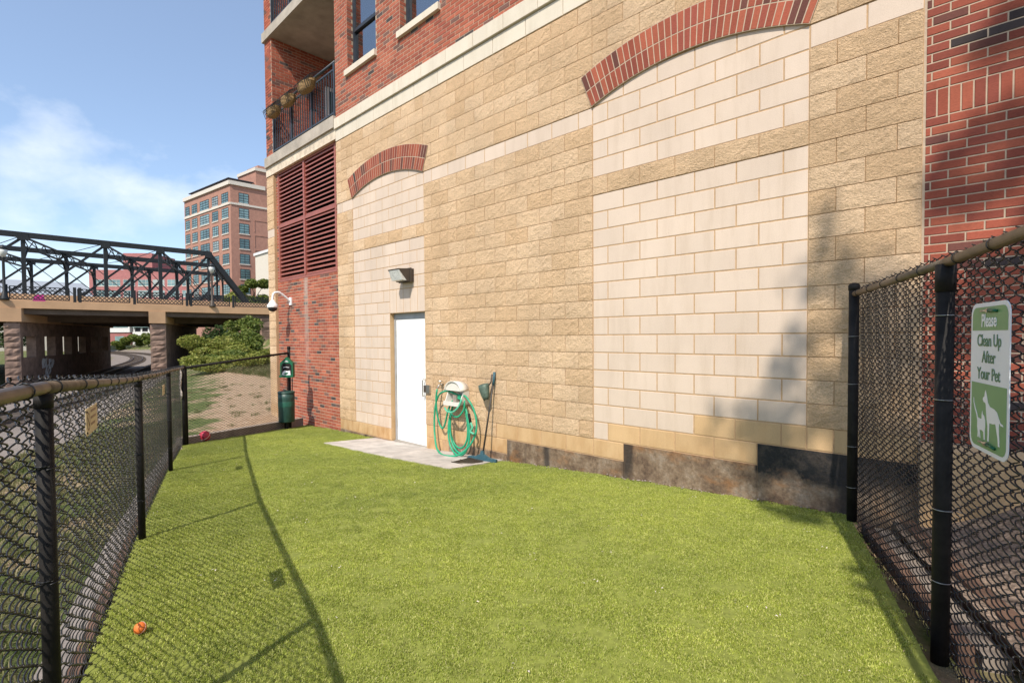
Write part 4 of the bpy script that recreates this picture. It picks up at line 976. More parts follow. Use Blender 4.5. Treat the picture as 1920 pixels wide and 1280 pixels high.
# tall fence on the right
R1, R2, R3 = (2.60, -0.16), (3.245, -1.965), (4.42, -5.68)
rf = thing('tall_chain_link_fence', 'tall black chain link fence with brown top rail meeting the block wall', 'fence', (3.2, -1.95, 0.4))
dR = (Vector(R2)-Vector(R1)).normalized(); nR = Vector((-dR.y, dR.x)); nR = nR if nR.x > 0 else -nR
dR3 = (Vector(R3)-Vector(R2)).normalized(); nR3 = Vector((-dR3.y, dR3.x)); nR3 = nR3 if nR3.x > 0 else -nR3
ZRT = 2.175
link('chain_link_mesh', chain_mesh([(Vector(R1)+nR*0.04+dR*0.02, Vector(R2)+nR*0.04, 0.30, 0.24, ZRT+0.055, ZRT+0.055), (Vector(R2)+nR3*0.04, Vector(R3)+nR3*0.04, 0.24, 0.50, ZRT+0.045, ZRT+0.045)], 0.0029, 6, 14), rf)
for (x, y), top in ((R1, 2.25), (R2, ZRT-0.02), (R3, ZRT+0.05)):
    z = zturf(x, y) - (0.5 if (x, y) != R1 else 0.0); b = post_mesh(0.0365 if (x, y) != R2 else 0.034, 0, top-z, (x, y) != R2); p = b.build('post', 'black_post', rf, True); p.location = (x, y, z)
MB().tube([(R2[0], R2[1], ZRT-0.13), (R2[0], R2[1], ZRT-0.008)], 0.0385, 16).build('loop_cap', 'black_post', rf, True)
MB().lathe([(0.0075, 0), (0.009, 0.004), (0.004, 0.008)], (0, 0, 0), 8).build('bolt', 'tie', rf, True).location = (R2[0]-0.036, R2[1]-0.0, ZRT-0.20)
for a, b in ((R1, R2), (R2, R3)):
    A = Vector((*a, ZRT)); B = Vector((*b, ZRT)); MB().tube([A, B], 0.0212, 16).build('top_rail', 'rail', rf, True)
    L = (B-A).length; k = 0.16; n = nR if a == R1 else nR3
    while k < L-0.05:
        tie(rf, A.lerp(B, k/L), B-A, 0.0212, n, 'tie_black'); k += 0.36
for z in (0.72, 1.05, 1.55, 1.93):
    tie(rf, (R2[0], R2[1], z), (0.05, 0, 1), 0.034, nR3, 'tie'); tie(rf, (R1[0], R1[1], z-0.1), (0, 0, 1), 0.0365, nR, 'tie')
# boards and bed behind it
for k, (off, w, h, mat, lab) in enumerate(((0.065, 0.06, -0.02, 'timber', 'rust brown timber board at the foot of the tall fence'), (0.15, 0.10, -0.05, 'timber_grey', 'pale weathered board lying behind the tall fence'), (0.31, 0.09, 0.04, 'timber', 'second rust brown timber in the bed behind the tall fence'))):
    b = MB()
    for (a, c, nn) in ((R1, R2, nR), (R2, R3, nR3)):
        A = Vector(a)+nn*off; B = Vector(c)+nn*off
        if a == R1: B = B + (nR3-nR)*off
        za, zc = 0.37, zturf(*c); 
        b.hexa([(A.x, A.y, 0.1), (B.x, B.y, 0.1), (B.x+nn.x*w, B.y+nn.y*w, 0.1), (A.x+nn.x*w, A.y+nn.y*w, 0.1), (A.x, A.y, za+h), (B.x, B.y, zc+h), (B.x+nn.x*w, B.y+nn.y*w, zc+h), (A.x+nn.x*w, A.y+nn.y*w, za+h)])
    tag(b.build('edging_timber', mat, None), lab, 'edging')
bed = MB(); n = 24; v = []; fs = []
for i in range(n+1):
    for j in range(n+1):
        t = i/n; y = -0.02 - 5.9*t; x0_ = np.interp(-y, [0.16, 1.96, 5.68], [2.86, 3.50, 4.80]); x = x0_ + (7.5-x0_)*j/n
        v.append((x, y, 0.40 + 0.045*(-y) + 0.5*smoothstep(0.1, 1.2, x-x0_) + 0.03*math.sin(3*x+2*y)*math.sin(2.3*y) + random.uniform(-.012, .012)))
for i in range(n):
    for j in range(n): fs.append((i*(n+1)+j, i*(n+1)+j+1, (i+1)*(n+1)+j+1, (i+1)*(n+1)+j))
bed.add(v, fs).build('planting_bed', 'mulch', None, True, 'structure')
tag(MB().hexa([(XR+0.02, -0.13, 0.1), (6, -0.13, 0.1), (6, -0.012, 0.1), (XR+0.02, -0.012, 0.1), (XR+0.02, -0.10, 0.99), (6, -0.10, 0.99), (6, -0.012, 1.03), (XR+0.02, -0.012, 1.03)]).build('wall_ledge', 'buff', None), 'tan concrete ledge at the foot of the red brick wall', 'ledge')

# ------------------------------------------------------------------ signs on the fences
def text_mesh(body, size, sx=0.8, bold=0.0):
    cu_ = bpy.data.curves.new('lettering', 'FONT'); cu_.body = body; cu_.size = size; cu_.align_x = 'CENTER'; cu_.extrude = 0.0006; cu_.offset = bold
    o = bpy.data.objects.new('lettering', cu_); col.objects.link(o); bpy.context.view_layer.update()
    me = bpy.data.meshes.new_from_object(o.evaluated_get(bpy.context.evaluated_depsgraph_get())); col.objects.unlink(o); bpy.data.objects.remove(o)
    for v in me.vertices: v.co.x *= sx
    return me
def rounded(w, h, r, n=6):
    out = []
    for cx, cy, a0 in ((w/2-r, h/2-r, 0), (-w/2+r, h/2-r, 90), (-w/2+r, -h/2+r, 180), (w/2-r, -h/2+r, 270)):
        for i in range(n+1): a = R(a0+90*i/n); out.append((cx+r*math.cos(a), cy+r*math.sin(a)))
    return out
def on_plane(origin, d, n):
    """u along d, v up, w towards the viewer"""
    o = Vector(origin); d = Vector((d[0], d[1], 0)).normalized(); n = Vector((n[0], n[1], 0)).normalized()
    return lambda u, v, w: o + d*u + Vector((0, 0, v)) + n*w
c = Vector(R2) + dR3*0.535
f = on_plane((c.x - nR3.x*0.012, c.y - nR3.y*0.012, 1.695), dR3, -nR3)
sg = thing('pet_sign', 'white and green Please Clean Up After Your Pet sign on the tall fence', 'sign', f(0, 0, 0))
MB().prism(rounded(0.335, 0.545, 0.045), f, 0.003).build('sign_plate', 'sign_white', sg)
def topband():
    p = [q for q in rounded(0.305, 0.515, 0.035)]; return [(u, v) for u, v in p if v > 0.1] + [(-0.1525, 0.172), (0.1525, 0.172)]
MB().prism(topband(), lambda u, v, w: f(u, v, 0.0032+w), 0.0006).build('green_band', 'sign_green', sg)
MB().prism([(0.1525, -0.022), (-0.1525, -0.022)] + [(u, v) for u, v in rounded(0.305, 0.515, 0.035) if v < -0.1], lambda u, v, w: f(u, v, 0.0032+w), 0.0006).build('green_panel', 'sign_green', sg)
def put_text(body, size, u, v, mat, parent, fn, w=0.0042, sx=0.8, bold=0.0):
    me = text_mesh(body, size, sx, bold)
    for q in me.vertices: q.co = fn(u + q.co.x, v + q.co.y, w + q.co.z)
    me.materials.clear(); me.materials.append(M[mat]); return link('lettering', me, parent)
put_text('Please', 0.066, 0.0, 0.186, 'white_print', sg, f, 0.0046, 0.80, 0.0012)
put_text('Clean Up', 0.062, 0.0, 0.115, 'sign_text', sg, f, 0.0042, 0.88, 0.0004)
put_text('After', 0.062, 0.0, 0.055, 'sign_text', sg, f, 0.0042, 0.88, 0.0004)
put_text('Your Pet', 0.062, 0.0, -0.006, 'sign_text', sg, f, 0.0042, 0.88, 0.0004)
DOG = [(-.018,-.062),(-.008,-.078),(.004,-.105),(.022,-.118),(.060,-.122),(.082,-.130),(.098,-.150),(.112,-.163),(.130,-.166),(.132,-.172),(.112,-.171),(.100,-.163),(.098,-.178),(.100,-.200),(.104,-.225),(.106,-.245),(.094,-.245),(.090,-.220),(.080,-.195),(.070,-.172),(.045,-.176),(.020,-.176),(.018,-.200),(.016,-.243),(.004,-.243),(.006,-.220),(.004,-.190),(-.004,-.165),(-.010,-.140),(-.014,-.115),(-.020,-.108),(-.034,-.106),(-.042,-.098),(-.038,-.090),(-.028,-.086),(-.024,-.072)]
CAT = [(-.045,-.140),(-.040,-.152),(-.026,-.158),(-.018,-.172),(-.016,-.195),(-.020,-.215),(-.018,-.243),(-.028,-.243),(-.032,-.216),(-.048,-.212),(-.066,-.214),(-.058,-.243),(-.066,-.243),(-.072,-.225),(-.076,-.243),(-.086,-.243),(-.084,-.222),(-.090,-.205),(-.090,-.182),(-.100,-.160),(-.116,-.140),(-.128,-.118),(-.130,-.100),(-.126,-.100),(-.122,-.118),(-.108,-.138),(-.092,-.156),(-.084,-.170),(-.060,-.172),(-.050,-.170),(-.050,-.155)]
for nm, pl in (('dog_emblem', DOG), ('cat_emblem', CAT)): MB().prism([(u, v+0.018) for u, v in pl], lambda u, v, w: f(u, v, 0.0040+w), 0.0006).build(nm, 'white_print', sg)
for v_ in (0.243, -0.236):
    bt = MB().tube([f(-0.055, v_, 0.010), f(0.015, v_, 0.010)], 0.004, 8).build('bolt', 'steel', sg, True); MB().tube([f(0.0, v_, 0.010), f(0.018, v_, 0.010)], 0.008, 6).build('nut', 'brass', bt)
    MB().tube([f(0.018, v_, 0.010), f(0.075, v_-0.004, 0.008)], 0.005, 8).build('plastic_anchor', 'green_box', bt, True)
def small_sign(seg, s, label, zc, w=0.25, h=0.105):
    a, b = FENCE[seg], FENCE[seg+1]; d = (Vector(b)-Vector(a)).normalized(); n = -outw[seg][0]; c = Vector(a)+d*s
    L = (Vector(b)-Vector(a)).length
    fn = on_plane((c.x+n.x*0.004, c.y+n.y*0.004, zc), d, n)
    t = thing('notice_plate', label, 'sign', fn(0, 0, 0), 'tan notice plates on the trackside fence')
    MB().prism(rounded(w, h, 0.006, 2), fn, 0.003).build('plate', 'sign_tan', t)
    b = MB(); ring = [(-0.075+0.032*math.cos(k*math.pi/10), 0.0+0.036*math.sin(k*math.pi/10)) for k in range(20)]; ri = [(-0.075+0.026*math.cos(k*math.pi/10), 0.029*math.sin(k*math.pi/10)) for k in range(20)]
    b.add([fn(u, v, 0.0036) for u, v in ring+ri], [(k, (k+1)%20, 20+(k+1)%20, 20+k) for k in range(20)]); b.bar(fn(-0.097, 0.022, 0.0036), fn(-0.053, -0.022, 0.0036), 0.006, 0.001, (n.x, n.y, 0)); b.build('emblem', 'sign_brown', t)
    for k in range(3): MB().prism([(-0.025, 0.030-k*0.026), (0.085-0.02*(k == 2), 0.030-k*0.026), (0.085-0.02*(k == 2), 0.040-k*0.026), (-0.025, 0.040-k*0.026)], lambda u, v, w: fn(u, v, 0.0032+w), 0.0005).build('print_line', 'sign_brown', t)
    for su in (-1, 1):
        for sv in (-1, 1): MB().tube([fn(su*(w/2-.012), sv*(h/2-.012), 0.002), fn(su*(w/2-.012), sv*(h/2-.012), 0.007)], 0.004, 6).build('screw', 'bronze', t)
small_sign(1, 0.70, 'tan notice plate on the trackside fence below the thick rail', 1.535)
small_sign(2, 2.05, 'small tan notice plate on the trackside fence near the far corner', 1.31)

# ------------------------------------------------------------------ pet waste station
sx_, sy_ = STN; t = thing('waste_station', 'green pet waste bag dispenser with a dark green bin below on the fence post', 'waste station', (sx_, sy_, zB_))
vd = (Vector((CAM.x, CAM.y)) - Vector(STN)).normalized(); vd = Vector((0.72, -0.69)); rt = Vector((-vd.y, vd.x)); rt = rt if rt.dot(Vector((cr.x, cr.y))) > 0 else -rt
def st(u, v, w): p = Vector((sx_, sy_)) + rt*u + vd*(0.035+w); return Vector((p.x, p.y, v))
house = [(-0.13, 1.03), (0.13, 1.03), (0.13, 1.33), (0.0, 1.46), (-0.13, 1.33)]
bx_ = MB().prism(house, st, 0.11).build('dispenser', 'green_box', t)
MB().prism([(-0.105, 1.10), (0.105, 1.10), (0.105, 1.28), (0.07, 1.325), (-0.07, 1.325), (-0.105, 1.28)], lambda u, v, w: st(u, v, 0.111+w), 0.003).build('bag_window', 'dark', bx_)
MB().prism([(-0.143, 1.035), (0.143, 1.035), (0.143, 1.075), (-0.143, 1.075)], lambda u, v, w: st(u, v, 0.111+w), 0.03).build('lip', 'green_box', bx_)
MB().prism([(-0.09, 1.08), (0.09, 1.08), (0.08, 1.175), (0.02, 1.165), (-0.03, 1.18), (-0.075, 1.14)], lambda u, v, w: st(u, v, 0.115+w), 0.012).build('bag_roll', 'sign_white', bx_)
MB().prism([(-0.06, 1.10), (0.0, 1.09), (0.05, 1.12), (0.02, 1.14), (-0.03, 1.125)], lambda u, v, w: st(u, v, 0.128+w), 0.001).build('bag_print', 'green_box', bx_)
for k, (w_, v_) in enumerate(((0.05, 1.375), (0.085, 1.355))): MB().prism([(-w_/2, v_), (w_/2, v_), (w_/2, v_+0.010), (-w_/2, v_+0.010)], lambda u, v, w: st(u, v, 0.111+w), 0.001).build('print_line', 'white_print', bx_)
MB().prism([(-0.06, 1.235), (0.0, 1.245), (0.06, 1.235), (0.06, 1.243), (0.0, 1.255), (-0.06, 1.247)], lambda u, v, w: st(u, v, 0.115+w), 0.002).build('print_line', 'white_print', bx_)
for u in (-0.02, 0.05, 0.085): MB().tube([st(u, 0.62, 0.03), st(u, 1.05, 0.03)], 0.009, 6).build('support_strap', 'black_post', t)
bc = st(0, 0, 0.14)
bn = MB().lathe([(0.150, 0.11), (0.157, 0.12), (0.160, 0.60), (0.160, 0.715)], (bc.x, bc.y, 0), 26).build('bin', 'green_bin', t, True)
MB().lathe([(0.1612, 0.43), (0.1614, 0.435), (0.1616, 0.53), (0.1612, 0.535)], (bc.x, bc.y, 0), 26).build('bin_band', 'green_bin2', bn, True)
MB().lathe([(0.164, 0.705), (0.168, 0.71), (0.168, 0.735), (0.150, 0.745), (0.02, 0.750)], (bc.x, bc.y, 0), 26).build('lid', 'green_bin', bn, True)
MB().box(bc.x-0.03, bc.x+0.03, bc.y-0.03, bc.y+0.03, 0.749, 0.765).build('lid_knob', 'green_bin', bn)
MB().box(bc.x-0.035, bc.x+0.035, bc.y-0.035, bc.y+0.035, -0.06, 0.115).build('bin_foot', 'black_post', bn)

# ------------------------------------------------------------------ things on the wall
# wall pack lamp over the door
lx = -3.70; t = thing('wall_lamp', 'bronze wall pack light with ribbed lens above the white door', 'lamp', (lx, 0, 2.85))
MB().box(lx-0.16, lx+0.16, -0.055, -0.0, 2.775, 2.985).build('back_box', 'bronze', t)
MB().box(lx-0.175, lx+0.175, -0.075, -0.055, 2.765, 2.995).build('trim_ring', 'bronze', t)
MB().hexa([(lx-0.155, -0.13, 2.775), (lx+0.155, -0.13, 2.775), (lx+0.155, -0.076, 2.775), (lx-0.155, -0.076, 2.775), (lx-0.155, -0.30, 2.965), (lx+0.155, -0.30, 2.965), (lx+0.155, -0.076, 2.985), (lx-0.155, -0.076, 2.985)]).build('hood', 'bronze', t)
MB().hexa([(lx-0.150, -0.225, 2.79), (lx+0.150, -0.225, 2.79), (lx+0.150, -0.135, 2.785), (lx-0.150, -0.135, 2.785), (lx-0.150, -0.288, 2.955), (lx+0.150, -0.288, 2.955), (lx+0.150, -0.28, 2.955), (lx-0.150, -0.28, 2.955)]).build('lens', 'lens', t)
# dome camera on the brick bay
cx_ = -8.48; t = thing('security_camera', 'white dome security camera on a curved arm on the brick bay', 'camera', (cx_, BY, 2.7))
MB().box(cx_-0.055, cx_+0.055, BY-0.03, BY, 2.62, 2.80).build('mount_plate', 'cam_white', t)
MB().tube(spline([(cx_, BY-0.02, 2.71), (cx_, BY-0.16, 2.83), (cx_, BY-0.28, 2.90), (cx_, BY-0.39, 2.87), (cx_, BY-0.42, 2.74), (cx_, BY-0.42, 2.68)], 5), 0.024, 10).build('arm', 'cam_white', t, True)
hd = MB().lathe([(0.03, 2.72), (0.045, 2.70), (0.085, 2.64), (0.115, 2.60), (0.118, 2.555), (0.11, 2.545)], (cx_, BY-0.42, 0), 22).build('housing', 'cam_white', t, True)
MB().lathe([(0.10, 2.545), (0.10, 2.52), (0.075, 2.48), (0.03, 2.455), (0.005, 2.45)], (cx_, BY-0.42, 0), 20).build('dome', 'smoked', hd, True)
# tap
tx = -2.78; t = thing('hose_tap', 'brass hose tap on the tan block wall right of the door', 'tap', (tx, 0, 1.10))
MB().tube([(tx, 0.0, 1.12), (tx, -0.07, 1.12)], 0.014, 8).build('pipe', 'brass', t, True)
MB().tube(spline([(tx, -0.06, 1.12), (tx, -0.10, 1.11), (tx-0.01, -0.125, 1.06)], 4), 0.013, 8).build('spout', 'brass', t, True)
MB().lathe([(0.032, 1.165), (0.036, 1.172), (0.030, 1.182)], (tx-0.0, -0.075, 0), 10).build('wheel', 'brass', t); MB().tube([(tx, -0.075, 1.12), (tx, -0.075, 1.17)], 0.007, 6).build('stem', 'brass', t)
# hose hanger
hx = -2.36; t = thing('hose_hanger', 'cream plastic hose hanger with hooded compartment on the block wall', 'hose hanger', (hx, 0, 1.0))
def half(w, z0, z1, n=12): return [(-w, z0), (w, z0)] + [(w*math.cos(a), z1 + w*0.75*math.sin(a)) for a in [math.pi*i/n for i in range(n+1)]]
wallf = lambda u, v, w: Vector((hx+u, -w, v))
MB().prism(half(0.17, 0.86, 1.06), wallf, 0.015).build('back_plate', 'plastic_cream', t)
v = []; fs = []; n = 14; b = MB()
for i in range(n+1):                           # hood
    a = math.pi*i/n
    for (rw, w) in ((0.175, 0.015), (0.190, 0.19), (0.176, 0.19), (0.162, 0.015)): v.append(wallf(rw*math.cos(a), 1.055+rw*0.78*math.sin(a), w))
for i in range(n):
    for k in range(4): fs.append((i*4+k, i*4+(k+1)%4, (i+1)*4+(k+1)%4, (i+1)*4+k))
b.add(v, fs+[(0, 1, 2, 3), (n*4+3, n*4+2, n*4+1, n*4)]).build('hood', 'plastic_cream', t, True)
MB().prism([(-0.15, 1.06)] + [(0.165*math.cos(a), 1.06+0.13*math.sin(a)) for a in [math.pi - math.pi*i/12 for i in range(13)]] + [(0.15, 1.06)], lambda u, v, w: wallf(u, v, 0.150+w), 0.02).build('hood_face', 'plastic_cream', t)
b = MB(); b.box(hx-0.16, hx+0.16, -0.20, -0.015, 0.855, 0.885); b.build('tray', 'plastic_cream', t)
for sx in (-1, 1): MB().hexa([(hx+sx*0.165-.008, -0.19, 0.886), (hx+sx*0.165+.008, -0.19, 0.886), (hx+sx*0.165+.008, -0.015, 0.886), (hx+sx*0.165-.008, -0.015, 0.886), (hx+sx*0.172-.008, -0.12, 1.054), (hx+sx*0.172+.008, -0.12, 1.054), (hx+sx*0.172+.008, -0.015, 1.054), (hx+sx*0.172-.008, -0.015, 1.054)]).build('side', 'plastic_cream', t)
MB().box(hx-0.06, hx+0.02, -0.13, -0.015, 0.887, 0.99).build('tool_box', 'timber_grey', t)
MB().hexa([(hx-0.18, -0.215, 0.84), (hx+0.18, -0.215, 0.84), (hx+0.18, -0.20, 0.84), (hx-0.18, -0.20, 0.84), (hx-0.18, -0.215, 0.90), (hx+0.18, -0.215, 0.90), (hx+0.18, -0.20, 0.90), (hx-0.18, -0.20, 0.90)]).build('tray_lip', 'plastic_cream', t)
# the hose: from the tap, two drooping lengths, coils over the hanger
def loop(cx, zt_, zb, w, y0, n=22, lean=0.0):
    """one turn of hose: starts on the saddle inside the hanger, narrow at the top and wide below"""
    out = []
    for i in range(n+1):
        a = 2*math.pi*i/n; q = (1-math.cos(a))/2; zc = (zt_+zb)/2; hh = (zt_-zb)/2
        out.append((cx + w*math.sin(a)*(0.62+0.38*q) + lean*q, -0.09 + (y0+0.09)*q, zc + hh*math.cos(a)))
    return out
hose = [(tx-0.012, -0.13, 1.05), (tx-0.05, -0.15, 0.98), (tx-0.07, -0.12, 0.70), (tx-0.03, -0.08, 0.42), (tx+0.06, -0.08, 0.36), (tx+0.15, -0.09, 0.47), (tx+0.19, -0.12, 0.75), (hx-0.14, -0.12, 0.93)]
hose += loop(hx+0.02, 0.97, 0.20, 0.25, -0.13, 22, 0.06)
hose += loop(hx+0.03, 0.985, 0.14, 0.27, -0.17, 22, 0.11)
hose += loop(hx+0.04, 0.96, 0.11, 0.30, -0.20, 22, 0.10)
pts = [Vector(p) for p in hose]
for _ in range(2): pts = [pts[0]] + [(pts[i-1]+pts[i]*2+pts[i+1])/4 for i in range(1, len(pts)-1)] + [pts[-1]]
t = thing('garden_hose', 'long green garden hose coiled in loops over the wall hanger', 'hose', (hx, -0.15, 0.1))
MB().tube(spline(pts, 3), 0.0145, 9).build('coil', 'hose', t, True)
big = [(hx+0.10, -0.10, 0.98), (hx-0.02, -0.10, 1.0), (hx-0.18, -0.13, 1.04), (hx-0.36, -0.14, 0.98), (hx-0.50, -0.11, 0.80), (hx-0.55, -0.10, 0.55), (hx-0.50, -0.13, 0.32), (hx-0.37, -0.20, 0.165), (hx-0.18, -0.27, 0.115), (hx+0.04, -0.32, 0.125), (hx+0.25, -0.28, 0.17), (hx+0.41, -0.19, 0.34), (hx+0.46, -0.13, 0.56), (hx+0.40, -0.12, 0.80), (hx+0.26, -0.13, 0.97), (hx+0.12, -0.10, 1.0)]
MB().tube(spline(big, 7), 0.0145, 9).build('outer_loop', 'hose', t, True)
sm_ = [(hx-0.14, -0.22, 0.80), (hx-0.05, -0.24, 0.755), (hx+0.07, -0.24, 0.76), (hx+0.17, -0.22, 0.84), (hx+0.20, -0.18, 0.95)]
MB().tube(spline(sm_, 6), 0.0135, 9).build('short_loop', 'hose_lt', t, True)
sm_ = [(hx-0.12, -0.17, 0.78), (hx+0.0, -0.19, 0.70), (hx+0.12, -0.18, 0.69), (hx+0.21, -0.15, 0.80), (hx+0.21, -0.13, 0.93)]
MB().tube(spline(sm_, 6), 0.0135, 9).build('short_loop', 'hose', t, True)
MB().tube([(hx+0.36, -0.19, 0.76), (hx+0.40, -0.19, 0.63)], 0.02, 8).build('nozzle', 'black_post', t, True)
MB().tube(spline([(hx+0.40, -0.19, 0.64), (hx+0.44, -0.19, 0.57), (hx+0.41, -0.20, 0.51), (hx+0.47, -0.19, 0.48)], 4), 0.016, 8).build('nozzle_grip', 'hose_lt', t, True)
# squeegee and scooper leaning on the wall
qx = -1.66; t = thing('floor_squeegee', 'long handled blue green floor squeegee leaning on the block wall', 'squeegee', (qx, -0.26, 0.12))
zq = zpad(-1.66, -0.25) + 0.004
MB().tube([(qx, -0.235, zq+0.09), (qx+0.03, -0.035, 1.30)], [0.013, 0.011], 8).build('handle', 'handle', t, True)
MB().tube([(qx+0.027, -0.05, 1.18), (qx+0.031, -0.030, 1.36)], 0.019, 8).build('grip', 'squeegee', t, True)
dq = Vector((0.93, 0.20, 0)).normalized(); nq = Vector((dq.y, -dq.x, 0)); c = Vector((qx, -0.245, zq))
f2 = lambda u, v, w: c + dq*u + Vector((0, 0, v)) + nq*w
MB().prism([(-0.235, 0.0), (0.235, 0.0), (0.235, 0.035), (0.12, 0.045), (0.03, 0.085), (0.02, 0.13), (-0.02, 0.13), (-0.03, 0.085), (-0.12, 0.045), (-0.235, 0.035)], lambda u, v, w: f2(u, v, w-0.018), 0.036).build('head', 'squeegee', t)
MB().prism([(-0.24, -0.004), (0.24, -0.004), (0.24, 0.02), (-0.24, 0.02)], lambda u, v, w: f2(u, v, w+0.0185), 0.02).build('blade', 'squeegee', t)
t = thing('waste_scoop', 'metal waste scoop pan hanging by the top of the squeegee', 'scoop', (-1.72, -0.10, 1.05))
v = []; fs = []; n = 10; C0 = Vector((-1.755, -0.115, 1.14)); ax = Vector((0.35, -0.10, -0.93)).normalized(); sd = Vector((0.93, 0.1, 0.35)).normalized(); dn = ax.cross(sd)
for j in range(6):
    q = j/5; rr = 0.085*(1-0.55*q*q); 
    for i in range(n+1):
        a = math.pi*(i/n)*1.25 - 0.4; v.append(C0 + ax*(0.22*q-0.04) + sd*rr*math.cos(a) + dn*rr*0.8*math.sin(a))
for j in range(5):
    for i in range(n): fs.append((j*(n+1)+i, j*(n+1)+i+1, (j+1)*(n+1)+i+1, (j+1)*(n+1)+i))
o = MB().add(v, fs).build('pan', 'scoop', t, True); s_ = o.modifiers.new('thick', 'SOLIDIFY'); s_.thickness = 0.005
MB().tube([C0+Vector((0.03, 0.0, -0.03)), Vector((-1.675, -0.055, 1.22)), Vector((-1.665, -0.045, 1.33))], 0.010, 7).build('handle', 'handle', t, True)
# drain grate on the pad
t = thing('drain_grate', 'dark drain grate set in the corner of the concrete pad', 'grate', (-1.70, -0.48, 0.13))
gx0, gx1, gy0, gy1 = -1.86, -1.56, -0.64, -0.32; zg = zpad(-1.7, -0.48)+0.004
MB().box(gx0, gx1, gy0, gy1, zg-0.02, zg+0.0005).build('drain_pan', 'dark', t)
for i in range(9):
    x = gx0+0.018+(gx1-gx0-0.036)*i/8; MB().box(x-0.007, x+0.007, gy0+.012, gy1-.012, zg+0.001, zg+0.007).build('grate_bar', 'bronze', t)
for y in (gy0, (gy0+gy1)/2-0.005, gy1-0.012): MB().box(gx0, gx1, y, y+0.012, zg+0.0075, zg+0.011).build('grate_rib', 'bronze', t)

# balls
def ball(name, c, r, mat, label, stripes):
    t = thing(name, label, 'ball', (c[0], c[1], c[2]))
    b = MB(); n = 20; prof = [(max(0.0004, r*math.sin(math.pi*i/14)), -r*math.cos(math.pi*i/14)) for i in range(15)]
    bb = b.lathe(prof, (c[0], c[1], c[2]+r), n).build('ball_body', mat, t, True)
    for (tx_, ty_) in stripes:
        mt = Matrix.Rotation(tx_, 3, 'X') @ Matrix.Rotation(ty_, 3, 'Y'); ctr = Vector((c[0], c[1], c[2]+r))
        MB().tube([ctr + mt @ Vector((1.004*r*math.cos(a), 1.004*r*math.sin(a), 0)) for a in [2*math.pi*i/28 for i in range(29)]], r*0.045, 5, False).build('seam', 'ball_stripe', t, True)
bp = (-6.45, -2.33); ball('play_ball', (bp[0], bp[1], zturf(*bp)+0.005), 0.088, 'ball_red', 'dark red rubber play ball at the foot of the end fence', [(0.6, 0.3), (0.75, 0.35)])
bp = (0.54, -4.485); ball('chew_ball', (bp[0], bp[1], zturf(*bp)+0.006), 0.026, 'ball_orange', 'small orange chew ball lying on the turf', [(0.9, 0.5)])

# ------------------------------------------------------------------ railway under the bridge
def track_line(off, n=160):
    out = []
    P = spline([(x, y, 0) for x, y in TRK], 14)
    for i, p in enumerate(P):
        t = (P[min(i+1, len(P)-1)] - P[max(i-1, 0)]).normalized(); nn = Vector((-t.y, t.x, 0)); q = p + nn*off
        out.append((q.x, q.y, zground(max(-420, min(60, q.x)), max(-80, min(60, q.y))) + 0.16))
    return out
for k, off in enumerate((-2.1, 2.1)):
    t = thing('railway_track', ['railway track running beside the graffiti pier', 'railway track running beside the plain stone pier'][k], 'track', (0, 0, 0), 'railway tracks under the bridge')
    for s in (-0.72, 0.72):
        pl = track_line(off+s); b = MB()
        for a, c in zip(pl, pl[1:]): b.bar(a, c, 0.075, 0.15)
        b.build('rail', 'rail_steel', t)
    pl = track_line(off); b = MB(); acc = 0
    for a, c in zip(pl, pl[1:]):
        A, C_ = Vector(a), Vector(c); L = (C_-A).length; d = (C_-A).normalized(); nn = Vector((-d.y, d.x, 0)); k2 = 0.0
        if A.x > 25 or A.x < -200: continue
        while k2 < L:
            p = A + d*k2 - Vector((0, 0, 0.13)); b.bar(p-nn*1.25, p+nn*1.25, 0.22, 0.14); k2 += 0.62
    o = b.build('sleepers', 'tie_wood', t); o['kind'] = 'stuff'

# ------------------------------------------------------------------ the truss bridge
BX = -53.2; ED = Vector((-0.94, 0.34, 0)); BW = 30.0; DZ = 5.0
br = thing('truss_bridge', 'black steel truss bridge on tan concrete deck and stone piers over the railway', 'bridge', (BX-12, 2, -2))
def bp_(y, s, z): return Vector((BX, y, z)) + ED*s         # a point: y along the near edge, s across, z
Y0, Y1 = -42.0, 24.0
def slab(s0, s1, y0, y1, z0, z1): return [bp_(y0, s0, z0), bp_(y1, s0, z0), bp_(y1, s1, z0), bp_(y0, s1, z0), bp_(y0, s0, z1), bp_(y1, s0, z1), bp_(y1, s1, z1), bp_(y0, s1, z1)]
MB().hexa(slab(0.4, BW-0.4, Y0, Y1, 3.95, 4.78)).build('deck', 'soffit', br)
for s in (0.0, BW-0.4): MB().hexa(slab(s, s+0.398, Y0, Y1, 4.40, 5.0)).build('fascia', 'bridge_conc', br)
MB().hexa(slab(0.40, 3.0, Y0, Y1, 4.782, 4.97)).build('sidewalk', 'concrete', br); MB().hexa(slab(3.0, BW-3, Y0, Y1, 4.782, 4.86)).build('roadway', 'asphalt', br)
MB().hexa(slab(BW-3, BW-0.4, Y0, Y1, 4.782, 4.97)).build('sidewalk', 'concrete', br)
MB().hexa(slab(3.05, 3.35, Y0, Y1, 4.862, 5.75)).build('parapet', 'bridge_conc', br)
for s in (5.5, 9, 12.5, 16, 19.5, 23, 26.5): MB().hexa(slab(s, s+0.4, Y0, 16.2, 3.45, 3.949)).build('girder', 'soffit', br)
